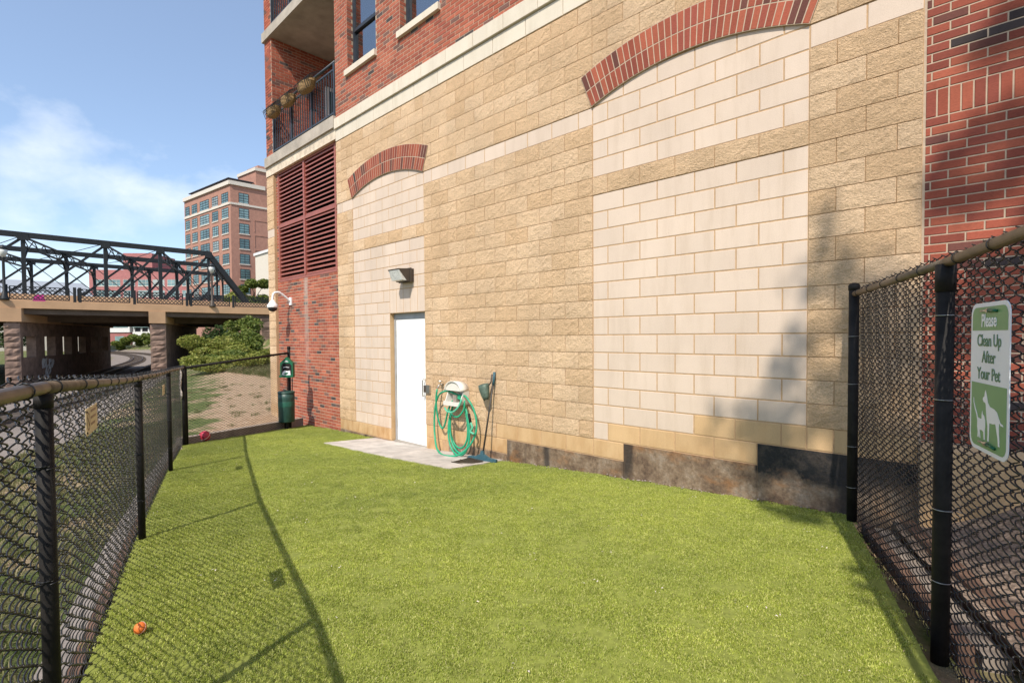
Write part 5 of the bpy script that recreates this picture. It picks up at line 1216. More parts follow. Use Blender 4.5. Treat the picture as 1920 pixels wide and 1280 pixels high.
# trusses
def truss(s, hip, zt_=10.75):
    q = [hip+4.1, hip, hip-4.25, hip-8.5, hip-14.0, hip-19.5, hip-25, hip-29.2, hip-33.5, hip-37.6]
    f = lambda y, z: Vector((BX - s*0.94, y, z)); zb = 5.0
    tr = MB(); tr.bar(f(q[0]-0.3, zb+0.25), f(q[-1], zb+0.25), 0.35, 0.35); root = tr.build('truss', 'bridge_black', br)
    MB().bar(f(q[1]+0.2, zt_), f(q[-2]-0.2, zt_), 0.42, 0.44).build('top_chord', 'bridge_black', root)
    MB().bar(f(q[0], zb+0.25), f(q[1], zt_), 0.42, 0.48).build('end_post', 'bridge_black', root); MB().bar(f(q[-1], zb+0.25), f(q[-2], zt_), 0.50, 0.55).build('end_post', 'bridge_black', root)
    for i, y in enumerate(q[1:-1]):
        w = 0.28 if i else 0.18
        MB().bar(f(y, zb), f(y, zt_), w, w).build('vertical_post', 'bridge_black', root)
        for zg_ in (zt_-0.15, zb+0.45): MB().hexa([f(y-0.38, zg_-0.32)+Vector((0.24, 0, 0)), f(y+0.38, zg_-0.32)+Vector((0.24, 0, 0)), f(y+0.38, zg_-0.32)+Vector((0.215, 0, 0)), f(y-0.38, zg_-0.32)+Vector((0.215, 0, 0)), f(y-0.30, zg_+0.30)+Vector((0.24, 0, 0)), f(y+0.30, zg_+0.30)+Vector((0.24, 0, 0)), f(y+0.30, zg_+0.30)+Vector((0.215, 0, 0)), f(y-0.30, zg_+0.30)+Vector((0.215, 0, 0))]).build('gusset_plate', 'bridge_black', root)
    for a, c in zip(q[1:-2], q[2:-1]):
        MB().bar(f(a, zt_-0.2), f(c, zb+0.3), 0.16, 0.20).build('diagonal', 'bridge_black', root); MB().bar(f(c, zt_-0.2), f(a, zb+0.3), 0.05, 0.07).build('counter_rod', 'bridge_black', root)
    return q
TS = [(3.4, 11.75), (13.6, 15.35), (23.2, 18.7)]
Q = [truss(s, h) for s, h in TS]
# cross bracing between the trusses
for (s0, h0), (s1, h1), q0, q1 in zip(TS, TS[1:], Q, Q[1:]):
    for a, c in zip(q0[1:-1], q1[1:-1]):
        A = Vector((BX-s0*.94, a, 10.6)); B = Vector((BX-s1*.94, c, 10.6)); lo = Vector((0, 0, -0.8))
        b = MB(); b.bar(A, B, 0.14, 0.14); b.bar(A+lo, B+lo, 0.14, 0.14); n = 9
        for i in range(n):
            p = A.lerp(B, i/n); q = A.lerp(B, (i+1)/n); b.bar(p+(lo if i % 2 else Vector()), q+(Vector() if i % 2 else lo), 0.06, 0.06)
        b.build('portal_strut', 'bridge_black', br)
        for P_, dd in ((A, B-A), (B, A-B)):
            dd = dd.normalized(); pts = [P_ + Vector((0, 0, -2.6)), P_ + dd*0.25 + Vector((0, 0, -1.7)), P_ + dd*0.8 + Vector((0, 0, -1.0)), P_ + dd*1.7 + Vector((0, 0, -0.75))]
            MB().tube(pts, 0.09, 5).build('knee_brace', 'bridge_black', br)
    for a, c in zip(q0[1:-2], q1[2:-1]): MB().bar((BX-s0*.94, a, 10.7), (BX-s1*.94, c, 10.7), 0.05).build('wind_rod', 'bridge_black', br)
# lattice railing along the near edge
pan = 4.15; y = 17.3; i = 0
post = MB().box(-0.08, 0.08, -0.10, 0.10, 0, 1.28).mesh('railing_post', 'bridge_black')
lat = MB(); w, h0_, h1_ = pan-0.55, 0.14, 1.16
for z in (h0_, h1_, 0.88): lat.box(-0.03, 0.03, 0.2, 0.2+w, z-0.03, z+0.03)
for e in (0.2, 0.2+w): lat.box(-0.03, 0.03, e-0.035, e+0.035, h0_, h1_)
n = 12; st_ = w/n; H_ = h1_-h0_
for k in range(-4, n+4):
    for sg_ in (1, -1):
        a0, a1 = 0.2+k*st_, 0.2+k*st_ + sg_*H_*0.95
        za, zb2 = h0_, h1_
        def clip(a0, a1, za, zb2):
            lo, hi = 0.2, 0.2+w
            if max(a0, a1) <= lo or min(a0, a1) >= hi: return None
            t0, t1 = 0.0, 1.0
            for bnd in (lo, hi):
                t = (bnd-a0)/(a1-a0)
                if 0 < t < 1:
                    if (a0 < lo and bnd == lo) or (a0 > hi and bnd == hi): t0 = max(t0, t)
                    else: t1 = min(t1, t)
            return a0+(a1-a0)*t0, a0+(a1-a0)*t1, za+(zb2-za)*t0, za+(zb2-za)*t1
        c = clip(a0, a1, za, zb2)
        if c: lat.bar((sg_*0.018, c[0], c[2]), (sg_*0.018, c[1], c[3]), 0.055, 0.03, (1, 0, 0))
latm = lat.mesh('lattice_panel', 'bridge_black')
while y > -30:
    link('railing_post', post, br, None, (BX-0.25, y, DZ)); link('lattice_panel', latm, br, None, (BX-0.25, y-pan-0.0, DZ)); y -= pan
    link('railing_post', post, br, None, (BX-0.25, y+0.34 if i % 2 else y, DZ)) if i % 2 else None
    i += 1
# piers with caps, window openings in the graffiti pier
def pier(y, openings, name, thick=0.62, slen=28.5):
    b = MB(); nn = Vector((0.34, 0.94, 0)); zt_ = 3.30; zw0, zw1 = 0.35, 2.15
    def wall(s0, s1, z0, z1): b.hexa([bp_(y-thick/2, s0, z0), bp_(y+thick/2, s0, z0), bp_(y+thick/2, s1, z0), bp_(y-thick/2, s1, z0), bp_(y-thick/2, s0, z1), bp_(y+thick/2, s0, z1), bp_(y+thick/2, s1, z1), bp_(y-thick/2, s1, z1)])
    if openings:
        wall(0.2, slen, -2.6, zw0); wall(0.2, slen, zw1, zt_); e = 0.2
        for (a, c) in openings: wall(e, a, zw0, zw1); e = c
        wall(e, slen, zw0, zw1)
    else: wall(0.2, slen, -2.6, zt_)
    pr = b.build('pier', 'pier_stone', br)
    # rusticated stones of the pier end
    z = -2.5; k = 0
    while z < zt_-0.1:
        h = 0.52 + 0.1*math.sin(k*2.3); h = min(h, zt_-z); m = MB(); r = random.Random(k+int(y*10)); gx = 4; v = []; fs = []
        for jj in range(4):
            for ii in range(gx+1):
                e = ii in (0, gx) or jj in (0, 3); dep = 0.07 if e else r.uniform(0.08, 0.17)
                p = bp_(y - thick/2 - 0.16 + (thick+0.32)*ii/gx, 0.19, z+0.012 + (h-0.024)*jj/3); v.append((p.x+dep, p.y, p.z))
        nb_ = len(v); v += [bp_(y-thick/2-0.16, 0.19, z+.012), bp_(y+thick/2+.16, 0.19, z+.012), bp_(y+thick/2+.16, 0.19, z+h-.012), bp_(y-thick/2-.16, 0.19, z+h-.012)]
        fs = [(j*(gx+1)+i, j*(gx+1)+i+1, (j+1)*(gx+1)+i+1, (j+1)*(gx+1)+i) for j in range(3) for i in range(gx)]
        fs += [tuple([nb_, nb_+1]+list(range(gx, -1, -1))), tuple([nb_+2, nb_+3]+list(range(3*(gx+1), 3*(gx+1)+gx+1))), tuple([nb_+1, nb_+2]+[j*(gx+1)+gx for j in (3, 2, 1, 0)]), tuple([nb_+3, nb_]+[j*(gx+1) for j in range(4)])]
        m.add(v, fs).build('stone', 'pier_stone', pr); z += h; k += 1
    c = MB(); c.hexa([bp_(y-0.75, -0.15, 3.32), bp_(y+0.75, -0.15, 3.32), bp_(y+0.75, slen, 3.32), bp_(y-0.75, slen, 3.32), bp_(y-0.75, -0.15, 4.39), bp_(y+0.75, -0.15, 4.39), bp_(y+0.75, slen, 3.945), bp_(y-0.75, slen, 3.945)])
    MB().hexa([bp_(y-0.65, -0.10, 3.305), bp_(y+0.65, -0.10, 3.305), bp_(y+0.65, slen, 3.305), bp_(y-0.65, slen, 3.305), bp_(y-0.65, -0.10, 3.94), bp_(y+0.65, -0.10, 3.94), bp_(y+0.65, slen, 3.94), bp_(y-0.65, slen, 3.94)]).build('pier_cap', 'bridge_conc', pr)
    MB().hexa([bp_(y-0.65, -0.10, 3.942), bp_(y+0.65, -0.10, 3.942), bp_(y+0.65, 0.385, 3.942), bp_(y-0.65, 0.385, 3.942), bp_(y-0.65, -0.10, 4.395), bp_(y+0.65, -0.10, 4.395), bp_(y+0.65, 0.385, 4.395), bp_(y-0.65, 0.385, 4.395)]).build('cap_block', 'bridge_conc', pr)
    return pr
ops = [(1.2+4.7*k, 3.9+4.7*k) for k in range(6)]
pr = pier(-3.25, ops, 'a'); pier(6.5, None, 'b', 0.9)
# graffiti on the pier side wall
yw = -3.25+0.31
def gf(s, z, w): p = bp_(yw, s, z); return p + Vector((0.34, 0.94, 0))*0.02
gm = MB(); r = random.Random(4)
for (s0, z0, sc) in ((5.6, -0.25, 0.9), (7.3, -0.35, 0.9), (6.5, -0.95, 1.0)):
    for k in range(3):
        pts = [gf(s0 + sc*(0.55*math.cos(a+k)+r.uniform(-.15, .15)), z0 + sc*(0.42*math.sin(a*1.3+k*.7)+r.uniform(-.12, .12)), 0) for a in [i*0.7 for i in range(9)]]
        gm.tube(spline(pts, 3), 0.045, 4)
gm.build('graffiti', 'graffiti', pr)
# right abutment in stone
ab = MB(); ab.hexa([bp_(15.9, 0.1, -1), bp_(17.5, 0.1, -1), bp_(17.5, 28, -1), bp_(15.9, 28, -1), bp_(15.9, 0.1, 3.94), bp_(17.5, 0.1, 3.94), bp_(17.5, 28, 3.94), bp_(15.9, 28, 3.94)]); ab = ab.build('abutment', 'pier_stone', br)
z = -0.6; k = 0
while z < 3.8:
    h = 0.5+0.12*math.sin(k*1.7); h = min(h, 3.92-z); r = random.Random(k); m = MB(); p0 = bp_(15.75, 0.0, z)
    m.hexa([(p0.x+0.1, 15.72, z+.015), (p0.x+0.1+r.uniform(0, .12), 17.5, z+.015), (p0.x-0.3, 17.5, z+.015), (p0.x-0.3, 15.72, z+.015), (p0.x+0.1+r.uniform(0, .15), 15.75, z+h-.015), (p0.x+0.1+r.uniform(0, .15), 17.5, z+h-.015), (p0.x-.3, 17.5, z+h-.015), (p0.x-.3, 15.72, z+h-.015)])
    m.build('stone', 'pier_stone', ab); z += h; k += 1
# lamp posts on the bridge
def bridge_lamp(y, label):
    t = thing('bridge_lamp', label, 'lamp', (BX-0.25, y, DZ), 'lamp posts on the bridge')
    MB().lathe([(0.30, 0), (0.28, 0.15), (0.20, 0.35), (0.16, 0.6), (0.10, 0.7), (0.085, 3.2), (0.11, 3.3), (0.13, 3.4)], (BX-0.05, y, DZ), 12).build('column', 'bridge_black' if y < 0 else 'bronze', t, True)
    MB().lathe([(0.13, 3.4), (0.26, 3.75), (0.27, 3.95), (0.18, 4.02)], (BX-0.05, y, DZ), 12).build('lantern', 'lens', t, True); MB().lathe([(0.30, 4.0), (0.20, 4.2), (0.05, 4.35)], (BX-0.05, y, DZ), 12).build('lantern_cap', 'bridge_black', t, True)
bridge_lamp(-3.55, 'dark lamp post on the bridge above the graffiti pier'); bridge_lamp(11.15, 'bronze lamp post on the bridge near the sloping truss end')
# pink bag by the lamp
tag(MB().hexa([(BX-0.7, -1.9, DZ), (BX-0.7, -1.1, DZ), (BX-1.1, -1.1, DZ), (BX-1.1, -1.9, DZ), (BX-0.75, -1.75, DZ+.55), (BX-0.75, -1.25, DZ+.6), (BX-1.0, -1.25, DZ+.6), (BX-1.0, -1.75, DZ+.55)]).build('pink_bag', simple('pink_bag', (0.62, 0.05, 0.30), 0.7), None), 'bright pink bag standing on the bridge walk by the lamp post', 'bag')

# ------------------------------------------------------------------ buildings beyond
def facade(root, o, d, n, W, H, cols, rows, wmat, frame_mat, wz, bands=None, grid=(3, 4)):
    """windows on a facade: o base corner, d along, n outward; cols = (u0,u1), rows = (z0,z1)"""
    f = lambda u, v, w: o + d*u + Vector((0, 0, v)) + n*w
    for (z0, z1) in rows:
        for (u0, u1) in cols:
            m = MB(); 
            m.prism([(u0, z0), (u1, z0), (u1, z1), (u0, z1)], lambda u, v, w: f(u, v, 0.02+w), 0.03); wd = m.build('window', wmat, root)
            g = MB(); gx, gz = grid; t_ = 0.09
            for i in range(gx+1): u = u0+(u1-u0)*i/gx; g.prism([(u-t_/2, z0), (u+t_/2, z0), (u+t_/2, z1), (u-t_/2, z1)], lambda u, v, w: f(u, v, 0.055+w), 0.03)
            for i in range(gz+1): v_ = z0+(z1-z0)*i/gz; g.prism([(u0, v_-t_/2), (u1, v_-t_/2), (u1, v_+t_/2), (u0, v_+t_/2)], lambda u, v, w: f(u, v, 0.09+w), 0.03)
            g.build('muntins', frame_mat, wd); MB().prism([(u0-.15, z0-0.28), (u1+.15, z0-0.28), (u1+.15, z0-0.02), (u0-.15, z0-0.02)], lambda u, v, w: f(u, v, w), 0.18).build('sill', 'far_trim', wd)
C0 = Vector((-139.2, 40.3, -1)); dl = Vector((-167.4+139.2, 36.9-40.3, 0)); WL = dl.length; dl.normalize(); nl_ = Vector((dl.y, -dl.x, 0)); nl_ = nl_ if nl_.y < 0 else -nl_
drr = Vector((0.02, 1, 0)).normalized(); nr_ = Vector((1, -0.02, 0)); WR = 26.0; TOP = 41.5
t = thing('brick_office_building', 'tall brown brick office building with rows of green tinted windows behind the bridge', 'building', C0)
b = MB(); p = [C0, C0+dl*WL, C0+dl*WL+drr*WR, C0+drr*WR]
b.hexa([Vector((q.x, q.y, -2)) for q in p] + [Vector((q.x, q.y, TOP)) for q in p]); b.build('walls', 'far_brick', t)
rows = [(z, z+2.55) for z in [TOP-4.4-3.95*k for k in range(9)]]
cols = [(1.2+0.0, 4.8), (7.0, 10.4), (12.4, 17.9), (19.8, 23.2), (24.8, 27.6)]
facade(t, Vector((C0.x, C0.y, 0)), dl, nl_, WL, TOP, cols, rows, 'far_glass', 'far_dark', 2.5)
facade(t, Vector((C0.x, C0.y, 0)), drr, nr_, WR, TOP, [(2.0, 4.3)], rows, 'far_glass', 'far_dark', 2.5, grid=(2, 4))
for z in [TOP-4.6, 6.0]:
    for d_, n_, W_ in ((dl, nl_, WL), (drr, nr_, WR)):
        MB().prism([(0, z-0.5), (W_, z-0.5), (W_, z), (0, z)], lambda u, v, w: Vector((C0.x, C0.y, 0)) + d_*u + Vector((0, 0, v)) + n_*w, 0.22).build('band', 'far_trim', t)
for d_, n_, W_ in ((dl, nl_, WL), (drr, nr_, 8.5)):
    MB().prism([(-0.2, TOP-0.1), (W_, TOP-0.1), (W_, TOP+0.9), (-0.2, TOP+0.9)], lambda u, v, w: Vector((C0.x, C0.y, 0)) + d_*u + Vector((0, 0, v)) + n_*w, 0.45).build('cornice', 'far_trim', t)
for k in range(7):
    z = TOP-8.5-3.95*k
    for (u0, u1) in ((5.6, 13),): 
        for uu in (u0, u1): MB().prism([(uu, z-3.0), (uu+0.18, z-3.0), (uu+.18, z+3.0*0), (uu, z)], lambda u, v, w: Vector((C0.x, C0.y, 0)) + drr*u + Vector((0, 0, v)) + nr_*w, 0.10).build('brick_relief', 'far_brick', t)
        MB().prism([(u0, z), (u1, z), (u1, z+0.2), (u0, z+0.2)], lambda u, v, w: Vector((C0.x, C0.y, 0)) + drr*u + Vector((0, 0, v)) + nr_*w, 0.10).build('brick_relief', 'far_brick', t)
q = C0 + drr*6.3
b = MB(); p = [q - dl*(-0.0), q+dl*10, q+dl*10+drr*20, q+drr*20]; b.hexa([Vector((v.x, v.y, TOP)) for v in p] + [Vector((v.x, v.y, TOP+4.8)) for v in p]); b.build('penthouse', 'far_brick', t)
b = MB(); b.hexa([Vector((v.x, v.y, TOP+4.8)) + Vector((0.3, -0.3, 0)) for v in p] + [Vector((v.x, v.y, TOP+5.6)) + Vector((0.3, -0.3, 0)) for v in p]); b.build('penthouse_cornice', 'far_trim', t)
q2 = q + drr*2.5 + dl*4; p = [q2, q2+dl*6, q2+dl*6+drr*18, q2+drr*18]; MB().hexa([Vector((v.x, v.y, TOP+5.6)) for v in p] + [Vector((v.x, v.y, TOP+7.6)) for v in p]).build('plant_room', 'far_brick', t)
# roof trellis along the left side
b = MB(); A = Vector((C0.x, C0.y, TOP+1.7)) + drr*6 + dl*0.5; 
for k in range(12): b.bar(A + dl*0.2 + drr*(-6.0*k/11), A + dl*(WL-4) + drr*(-6.0*k/11) + Vector((0, 0, 0.0)), 0.20, 0.22)
for k in range(30): u = 0.3 + (WL-4.5)*k/29; b.bar(A + dl*u, A + dl*u + drr*-6.2, 0.16, 0.25)
b.build('roof_trellis', 'far_dark', t); b = MB()
for k in range(5): u = 0.6+(WL-5.5)*k/4; b.bar(A+dl*u+drr*-0.4-Vector((0, 0, 1.7)), A+dl*u+drr*-0.4, 0.25)
b.build('trellis_posts', 'far_dark', t)
# cream building peeping beside the corner
t = thing('cream_building', 'cream painted block of flats at the edge of the brick bay', 'building', (-110, 45.2, 0))
MB().box(-125, -106, 41.0, 60, -1, 21.5).build('walls', 'far_cream', t); MB().box(-125.3, -105.7, 40.7, 60.3, 21.5, 22.1).build('cornice', 'far_white', t)
for z in (8.0, 12.5, 17.2): 
    w_ = MB().box(-105.99, -105.9, 41.6, 42.7, z, z+2.6).build('window', 'far_dark', t); MB().box(-105.89, -105.85, 41.7, 42.6, z+0.1, z+2.5).build('pane', 'far_glass', w_)
# red building far behind the truss
t = thing('red_building', 'wide red brick building with broad window bands seen through the truss', 'building', (-270, 40, 0))
A = Vector((-300, 30.5, 0)); B = Vector((-262.0, 71.0, 0)); d_ = (B-A).normalized(); n_ = Vector((d_.y, -d_.x, 0)); W_ = (B-A).length; dep = -n_
def rbox(u0, u1, w0, w1, z0, z1): return [A+d_*u0+n_*w0+Vector((0, 0, z0)), A+d_*u1+n_*w0+Vector((0, 0, z0)), A+d_*u1+n_*w1+Vector((0, 0, z0)), A+d_*u0+n_*w1+Vector((0, 0, z0)), A+d_*u0+n_*w0+Vector((0, 0, z1)), A+d_*u1+n_*w0+Vector((0, 0, z1)), A+d_*u1+n_*w1+Vector((0, 0, z1)), A+d_*u0+n_*w1+Vector((0, 0, z1))]
MB().hexa(rbox(0, W_, 0, -30, -2, 34)).build('walls', 'far_red', t); MB().hexa(rbox(14, 27, -2, -20, 34, 42)).build('tower', 'far_red', t); MB().hexa(rbox(40, 48, -2, -20, 34, 38)).build('tower', 'far_red', t)
facade(t, A, d_, n_, W_, 34, [(2+6.6*k, 7.2+6.6*k) for k in range(8)], [(z, z+2.9) for z in (26.5, 21.5, 16.5, 11.5)], 'far_glass', 'far_trim', 2, grid=(3, 2))
dn_ = (dep).normalized(); facade(t, A, Vector((n_.x, n_.y, 0))*-1, -d_, 30, 34, [(2+4.6*k, 4.6+4.6*k) for k in range(6)], [(z, z+2.6) for z in (26.5, 21.5, 16.5, 11.5)], 'far_trim', 'far_red', 2, grid=(1, 2))
# parking structure and low buildings seen under the deck
t = thing('parking_garage', 'white parking structure with open decks seen under the bridge', 'building', (-240, 55, 0))
A = Vector((-243.5, 37.0, 0)); d_ = Vector((0.73, 0.68, 0)); n_ = Vector((0.68, -0.73, 0)); W_ = 6.6
MB().hexa(rbox(0, W_, -0.5, -25, -2, 15)).build('core', 'far_dark', t)
for z in (-0.6, 3.2, 7.0, 10.8, 14.4): MB().hexa(rbox(-0.3, W_, 0, -25.2, z, z+1.5)).build('parapet', 'far_white', t)
for k in range(3): MB().hexa(rbox(0.0+2.9*k, 0.5+2.9*k, -0.05, -1, -2, 15)).build('column', 'far_white', t)
t = thing('brick_warehouse', 'dark red brick warehouse beside the white parking structure', 'building', (-236, 43, 0))
MB().hexa(rbox(7.0, 30, 0.2, -25, -2, 15)).build('walls', 'far_red', t)
for z in (3.0, 7.5, 11.5): MB().hexa(rbox(8.2, 11.5, 0.35, 0.21, z, z+1.6)).build('window', 'far_dark', t)
t = thing('low_office', 'low white office with a glass front and red brick base under the bridge', 'building', (-225, 35, 0))
A = Vector((-249, 31.7, 0)); W_ = 6.6
MB().hexa(rbox(-60, W_, 0, -20, -2, 4.5)).build('base', 'far_red', t); MB().hexa(rbox(-60, W_, 0.4, -20.4, 4.5, 12)).build('upper_floor', 'far_white', t)
for k in range(9): MB().hexa(rbox(-58+8.2*k, -51.5+8.2*k, 0.5, 0.42, 6.4, 9.6)).build('window', 'far_glass', t)
for k in range(9): MB().hexa(rbox(-57+8.2*k, -53.5+8.2*k, 0.1, 0.02, 0.4, 3.0)).build('window', 'far_glass', t)
# warehouse roofs above the deck at the left
t = thing('grey_warehouse', 'long grey roofed warehouse behind the bridge railing', 'building', (-200, -12, 0))
MB().box(-230, -185, -42, 17.0, -1.5, 14.0).build('walls', 'far_cream', t); MB().hexa([(-231, -43, 14), (-184, -43, 14), (-184, 18, 14), (-231, 18, 14), (-231, -43, 17.5), (-205, -43, 19.5), (-205, 18, 19.5), (-231, 18, 17.5)]).build('roof', 'frame_grey', t)
# brick house under the right span
t = thing('brick_row_house', 'brown brick house behind the bushes under the right bridge span', 'building', (-112, 31, 0))
MB().box(-124, -104, 25.0, 37.5, -1, 9.5).build('walls', 'far_brick', t); MB().box(-124.3, -103.7, 24.7, 37.8, 9.5, 10.1).build('roof', 'far_dark', t)
for y in (27.5, 31.5, 35): MB().box(-103.99, -103.9, y-0.6, y+0.6, 1.5, 3.6).build('window', 'far_glass', t)

# ------------------------------------------------------------------ plants
def leaf_cloud(n, blobs, size, seed, flat=0.5):
    r = np.random.default_rng(seed); v = np.zeros((n*4, 3)); 
    w = np.array([b[3]*b[4]*b[5] for b in blobs]); pick = r.choice(len(blobs), n, p=w/w.sum()); bl = np.array(blobs)[pick]
    d = r.normal(size=(n, 3)); d /= np.linalg.norm(d, axis=1)[:, None]; rad = r.uniform(0.35, 1.0, n)**0.5
    c = bl[:, :3] + d*rad[:, None]*bl[:, 3:6]
    a = r.normal(size=(n, 3)); a[:, 2] *= flat; a /= np.linalg.norm(a, axis=1)[:, None]; b = np.cross(a, r.normal(size=(n, 3))); b /= np.linalg.norm(b, axis=1)[:, None]
    s = (size*r.uniform(0.6, 1.3, n))[:, None]
    v[0::4] = c - a*s; v[1::4] = c + b*s*0.45; v[2::4] = c + a*s; v[3::4] = c - b*s*0.45
    return v, np.arange(n*4).reshape(-1, 4)
def leaf_obj(name, n, blobs, size, seed, mat, parent):
    v, f = leaf_cloud(n, blobs, size, seed); me = bpy.data.meshes.new(name); me.from_pydata(v.tolist(), [], f.tolist()); me.materials.append(M[mat]); return link(name, me, parent)
def rand_blobs(c, R_, H_, k, seed, spread=0.75):
    r = random.Random(seed); out = []
    for i in range(k):
        a = r.uniform(0, 6.28); q = R_*spread*math.sqrt(r.random()); s = r.uniform(0.28, 0.5)
        out.append((c[0]+q*math.cos(a), c[1]+q*math.sin(a), c[2]+H_*r.uniform(0.25, 0.85), R_*s, R_*s, H_*s*0.6))
    return out
def limb(b, p, q, r0_, r1_, seed, n=5):
    r = random.Random(seed); P, Q_ = Vector(p), Vector(q); L = (Q_-P).length
    pts = [P.lerp(Q_, i/n) + (Vector((r.uniform(-1, 1), r.uniform(-1, 1), 0))*L*0.05 if 0 < i < n else Vector()) for i in range(n+1)]
    b.tube(pts, [r0_+(r1_-r0_)*i/n for i in range(n+1)], 7)
def bush(name, label, x, y, R_, H_, n, size, mat, seed, group=None):
    z = zground(x, y); t = thing(name, label, 'bush', (x, y, z), group); bl = rand_blobs((x, y, z), R_, H_, 9, seed); b = MB()
    for k, q in enumerate(bl[:6]): limb(b, (x+0.1*k-0.3, y, z-0.1), (q[0], q[1], q[2]), 0.03*H_/2, 0.008, seed+k)
    b.build('stems', 'bark', t); leaf_obj('foliage', n, bl, size, seed, mat, t); return t
def tree(name, label, x, y, H_, R_, n, size, mat, seed, zb=None, crown0=0.35, k=16, group=None, tr=0.02):
    z = zground(x, y) if zb is None else zb; t = thing(name, label, 'tree', (x, y, z), group); b = MB(); top = z+H_*0.8
    limb(b, (x, y, z-0.2), (x, y, top), H_*tr, H_*tr*0.3, seed, 7); r = random.Random(seed); bl = []
    for i in range(k):
        a = r.uniform(0, 6.28); hh = r.uniform(crown0, 0.95); q = R_*(1.0-0.55*abs(hh-0.6)/0.4)*math.sqrt(r.uniform(0.05, 1)); s = R_*r.uniform(0.22, 0.40)
        c = (x+q*math.cos(a), y+q*math.sin(a), z+H_*hh); bl.append((*c, s, s, s*0.75)); limb(b, (x, y, z+H_*max(0.25, hh-0.25)), c, H_*tr*0.35, 0.02, seed+i, 4)
    b.build('trunk', 'bark', t); leaf_obj('crown', n, bl, size, seed, mat, t); return t
bush('green_bush', 'broad yellow green bush in front of the bridge abutment', -39.5, 7.4, 2.2, 2.0, 5200, 0.12, 'leaf_y', 3)
bush('green_bush', 'low bright bush at the top of the dirt slope beside the building', -24.5, 5.2, 1.5, 0.95, 3000, 0.08, 'leaf_y', 4)
bush('green_bush', 'dark green bush spilling over the crest of the dirt slope', -28.5, 4.3, 1.9, 0.85, 4200, 0.09, 'leaf_y', 5)
bush('green_bush', 'round bush beside the plain stone pier', -47.5, 9.7, 1.2, 3.2, 2600, 0.12, 'leaf_d', 6)
bush('green_bush', 'low weedy bush below the plain stone pier', -31.0, 5.6, 1.9, 1.0, 3400, 0.09, 'leaf', 8)
bush('green_bush', 'tall shrub under the right bridge span with dark leaves', -45.6, 11.4, 1.9, 3.3, 5200, 0.12, 'leaf', 9)
bush('green_bush', 'leafy shrub against the bridge abutment', -40.5, 10.3, 1.5, 2.1, 3600, 0.11, 'leaf', 10)
bush('green_bush', 'pale shrub in the sun between the shrubs under the bridge', -36.5, 7.8, 1.7, 1.3, 3600, 0.10, 'leaf_y', 11)
for k, (x, y, R_, H_) in enumerate(((-182, 26.5, 3.2, 3.6), (-178, 29.5, 3.2, 4.0), (-186, 24.0, 2.6, 2.8), (-132, 25.5, 2.6, 4.6))):
    bush('trackside_bush', ['bush on the outer bank of the track curve', 'wide bush on the bank of the track curve', 'far bush at the end of the track curve', 'small bush on the bank just past the plain stone pier'][k], x, y, R_, H_, 2600, 0.32, 'leaf', 30+k, 'bushes on the bank of the track curve')
tree('leafy_tree', 'green tree behind the sloping end of the truss', -92, 26.0, 10.8, 3.6, 7000, 0.26, 'leaf_y', 51)
tree('leafy_tree', 'olive tree between the truss end and the corner pilaster', -88, 27.5, 11.5, 3.0, 7000, 0.26, 'leaf', 52)
tree('leafy_tree', 'dark tree seen through the first opening of the graffiti pier', -105, -1.5, 8.0, 4.0, 5000, 0.25, 'leaf_d', 53)
# a tall tree beyond the tall fence: it shades the brick wall and the fence
t = thing('shade_tree', 'tall shade tree standing beyond the tall fence', 'tree', (8.6, -8.8, 0.5)); b = MB(); r_ = random.Random(3)
limb(b, (8.6, -8.8, 0.2), (8.4, -8.8, 13.5), 0.20, 0.06, 61, 8); bl = []
for (xw, zw, s_, n_) in [(2.02, 0.85, .22, 2), (2.22, 1.65, .20, 2), (2.48, 2.30, .22, 2), (2.62, 1.2, .30, 2), (2.72, 2.0, .26, 2), (3.25, 0.9, .40, 3), (3.3, 2.0, .32, 2), (3.42, 3.0, .30, 2), (3.40, 3.9, .24, 2), (3.9, 4.6, .36, 3), (4.0, 2.6, .5, 3), (4.1, 1.2, .5, 4), (4.6, 3.6, .5, 4), (5.0, 2.0, .6, 4), (5.4, 4.6, .6, 4), (3.7, -0.4, .30, 2), (2.27, -1.54, .19, 1), (2.34, -1.13, .17, 1), (2.52, -1.95, .16, 1), (2.06, -0.07, .22, 2), (1.84, 0.10, .16, 1), (1.74, 0.98, .16, 2), (1.98, 1.35, .16, 2), (1.52, 1.12, .10, 1), (2.2, 0.42, .18, 1), (2.24, 2.78, .15, 1), (1.42, 0.86, .08, 1), (1.92, 1.05, .15, 2), (2.08, 1.50, .14, 2), (1.70, 0.62, .10, 1), (2.05, 1.95, .12, 1), (2.16, 2.35, .12, 1)]:
    for q in range(n_):
        yy = -8.2 + r_.uniform(-1.3, 0.8); k_ = -yy
        c = (xw + 0.4453*k_ + r_.uniform(-.12, .12), yy, zw + 1.2587*k_ + r_.uniform(-.15, .15)); ss = s_*r_.uniform(0.7, 1.05); bl.append((*c, ss, ss, ss*0.8))
        limb(b, (8.5, -8.8, min(12.5, max(6.5, c[2]-2.2))), c, 0.045, 0.012, q+int(xw*10), 4)
b.build('trunk', 'bark', t); leaf_obj('crown', 8200, bl, 0.095, 61, 'leaf_d', t)
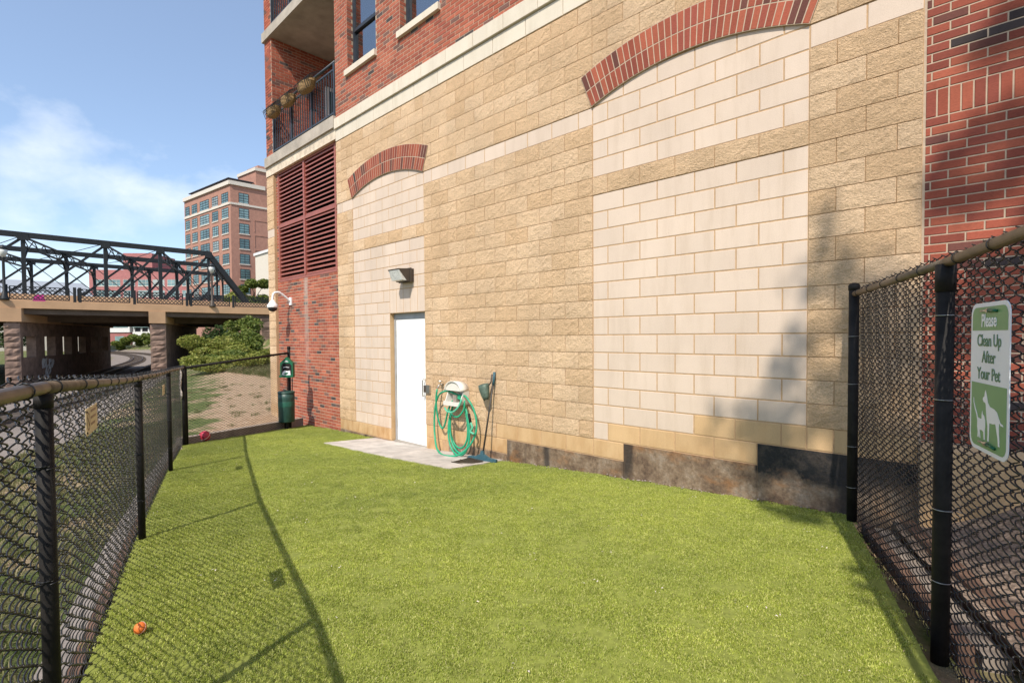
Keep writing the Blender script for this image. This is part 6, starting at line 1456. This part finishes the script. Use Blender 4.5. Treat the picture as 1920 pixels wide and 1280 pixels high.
# wild grass on the banks, weeds in the bed
def patch(name, x0, x1, nx, ylo, yhi, ny, fn=zground, dz=0.0):
    v = []; f = []
    for i in range(nx+1):
        x = x0+(x1-x0)*i/nx
        for j in range(ny+1): y = ylo(x)+(yhi(x)-ylo(x))*j/ny; v.append((x, y, fn(x, y)+dz))
    for i in range(nx):
        for j in range(ny): f.append((i*(ny+1)+j, (i+1)*(ny+1)+j, (i+1)*(ny+1)+j+1, i*(ny+1)+j+1))
    me = bpy.data.meshes.new(name); me.from_pydata(v, [], f); me.materials.append(M['ground']); return me
weeds = [tuft_mesh('weed_tuft_%d' % k, 46, 0.09, 0.04, 0.13, 0.006, 'weed', 1.2, 70+k) for k in range(3)]
dry = [tuft_mesh('dry_tuft_%d' % k, 40, 0.10, 0.05, 0.16, 0.006, 'drygrass', 1.2, 80+k) for k in range(2)]
scatter('trackside_grass', patch('trackside_grass', -12, 5.5, 30, lambda x: yfence(x)-2.4, lambda x: yfence(x)-0.3, 5), weeds+dry, 34, 0.6, 1.2, 5, 'patchy grass and weeds along the outside of the trackside fence', 'grass')
scatter('bank_grass', patch('bank_grass', -45, -14, 40, lambda x: 2.4-0.12*(x+12), lambda x: 9.5-0.1*(x+12), 8), weeds+dry, 16, 1.0, 2.4, 6, 'rough grass along the crest of the dirt slope', 'grass')
scatter('slope_weeds', patch('slope_weeds', -20, -8.2, 20, lambda x: -2.4-0.2*(x+7), lambda x: 2.2, 8), dry+weeds, 2.6, 0.5, 1.1, 8, 'scattered weeds on the bare dirt slope behind the end fence', 'grass')
scatter('bed_weeds', patch('bed_weeds', 3.7, 6.5, 8, lambda x: -4.5, lambda x: -0.3, 8, lambda x, y: 0.85-0.045*y), weeds, 5, 0.6, 1.5, 9, 'weeds in the mulch bed behind the tall fence', 'weeds')

def bit_mesh(name, w, h, mat, seed):
    r = random.Random(seed); b = MB()
    for k in range(3):
        x, y = r.uniform(-.05, .05), r.uniform(-.05, .05); a = r.uniform(0, 6.28); c_, s_ = math.cos(a), math.sin(a); z = 0.017 + r.uniform(0, .004); ww = w*r.uniform(.5, 1.3); hh = h*r.uniform(.5, 1.2)
        b.add([(x-ww*c_, y-ww*s_, z), (x+hh*s_, y-hh*c_, z+.004), (x+ww*c_, y+ww*s_, z+.002), (x-hh*s_, y+hh*c_, z+.006)], [(0, 1, 2, 3)])
    return b.mesh(name, mat)
def pebble_mesh(name, r_, mat, seed):
    r = random.Random(seed); b = MB()
    for k in range(5):
        x, y = r.uniform(-.05, .05), r.uniform(-.012, .012); q = r_*r.uniform(.4, 1.2)
        b.lathe([(q*.6, 0.0), (q, q*.4), (q*.5, q*.8)], (x, y, 0.010), 5)
    return b.mesh(name, mat)
scatter('turf_litter', turf_mesh('turf_litter', inset(TURF, 0.06), 0.0, 'turf_base'), [bit_mesh('litter_a', .010, .003, 'drygrass', 1), bit_mesh('litter_b', .007, .004, 'cloth', 2)], 5.0, 0.5, 1.2, 21, 'tiny dry leaf bits scattered over the turf', 'litter')
grit = MB()
for k in range(40):
    xa, xb = -1.48 + 4.02*k/40, -1.48 + 4.02*(k+1)/40; grit.add([(xa, -0.055, zturf(xa, -.055)), (xb, -0.055, zturf(xb, -.055)), (xb, -0.006, zturf(xb, 0)), (xa, -0.006, zturf(xa, 0))], [(0, 1, 2, 3)])
scatter('wall_grit', grit.mesh('wall_grit', 'mulch'), [pebble_mesh('grit_a', .009, 'curb', 5), pebble_mesh('grit_b', .007, 'timber', 6), bit_mesh('grit_c', .012, .005, 'drygrass', 7)], 420, 0.5, 1.4, 23, 'soil grit and crumbs along the foot of the stained wall base', 'grit')
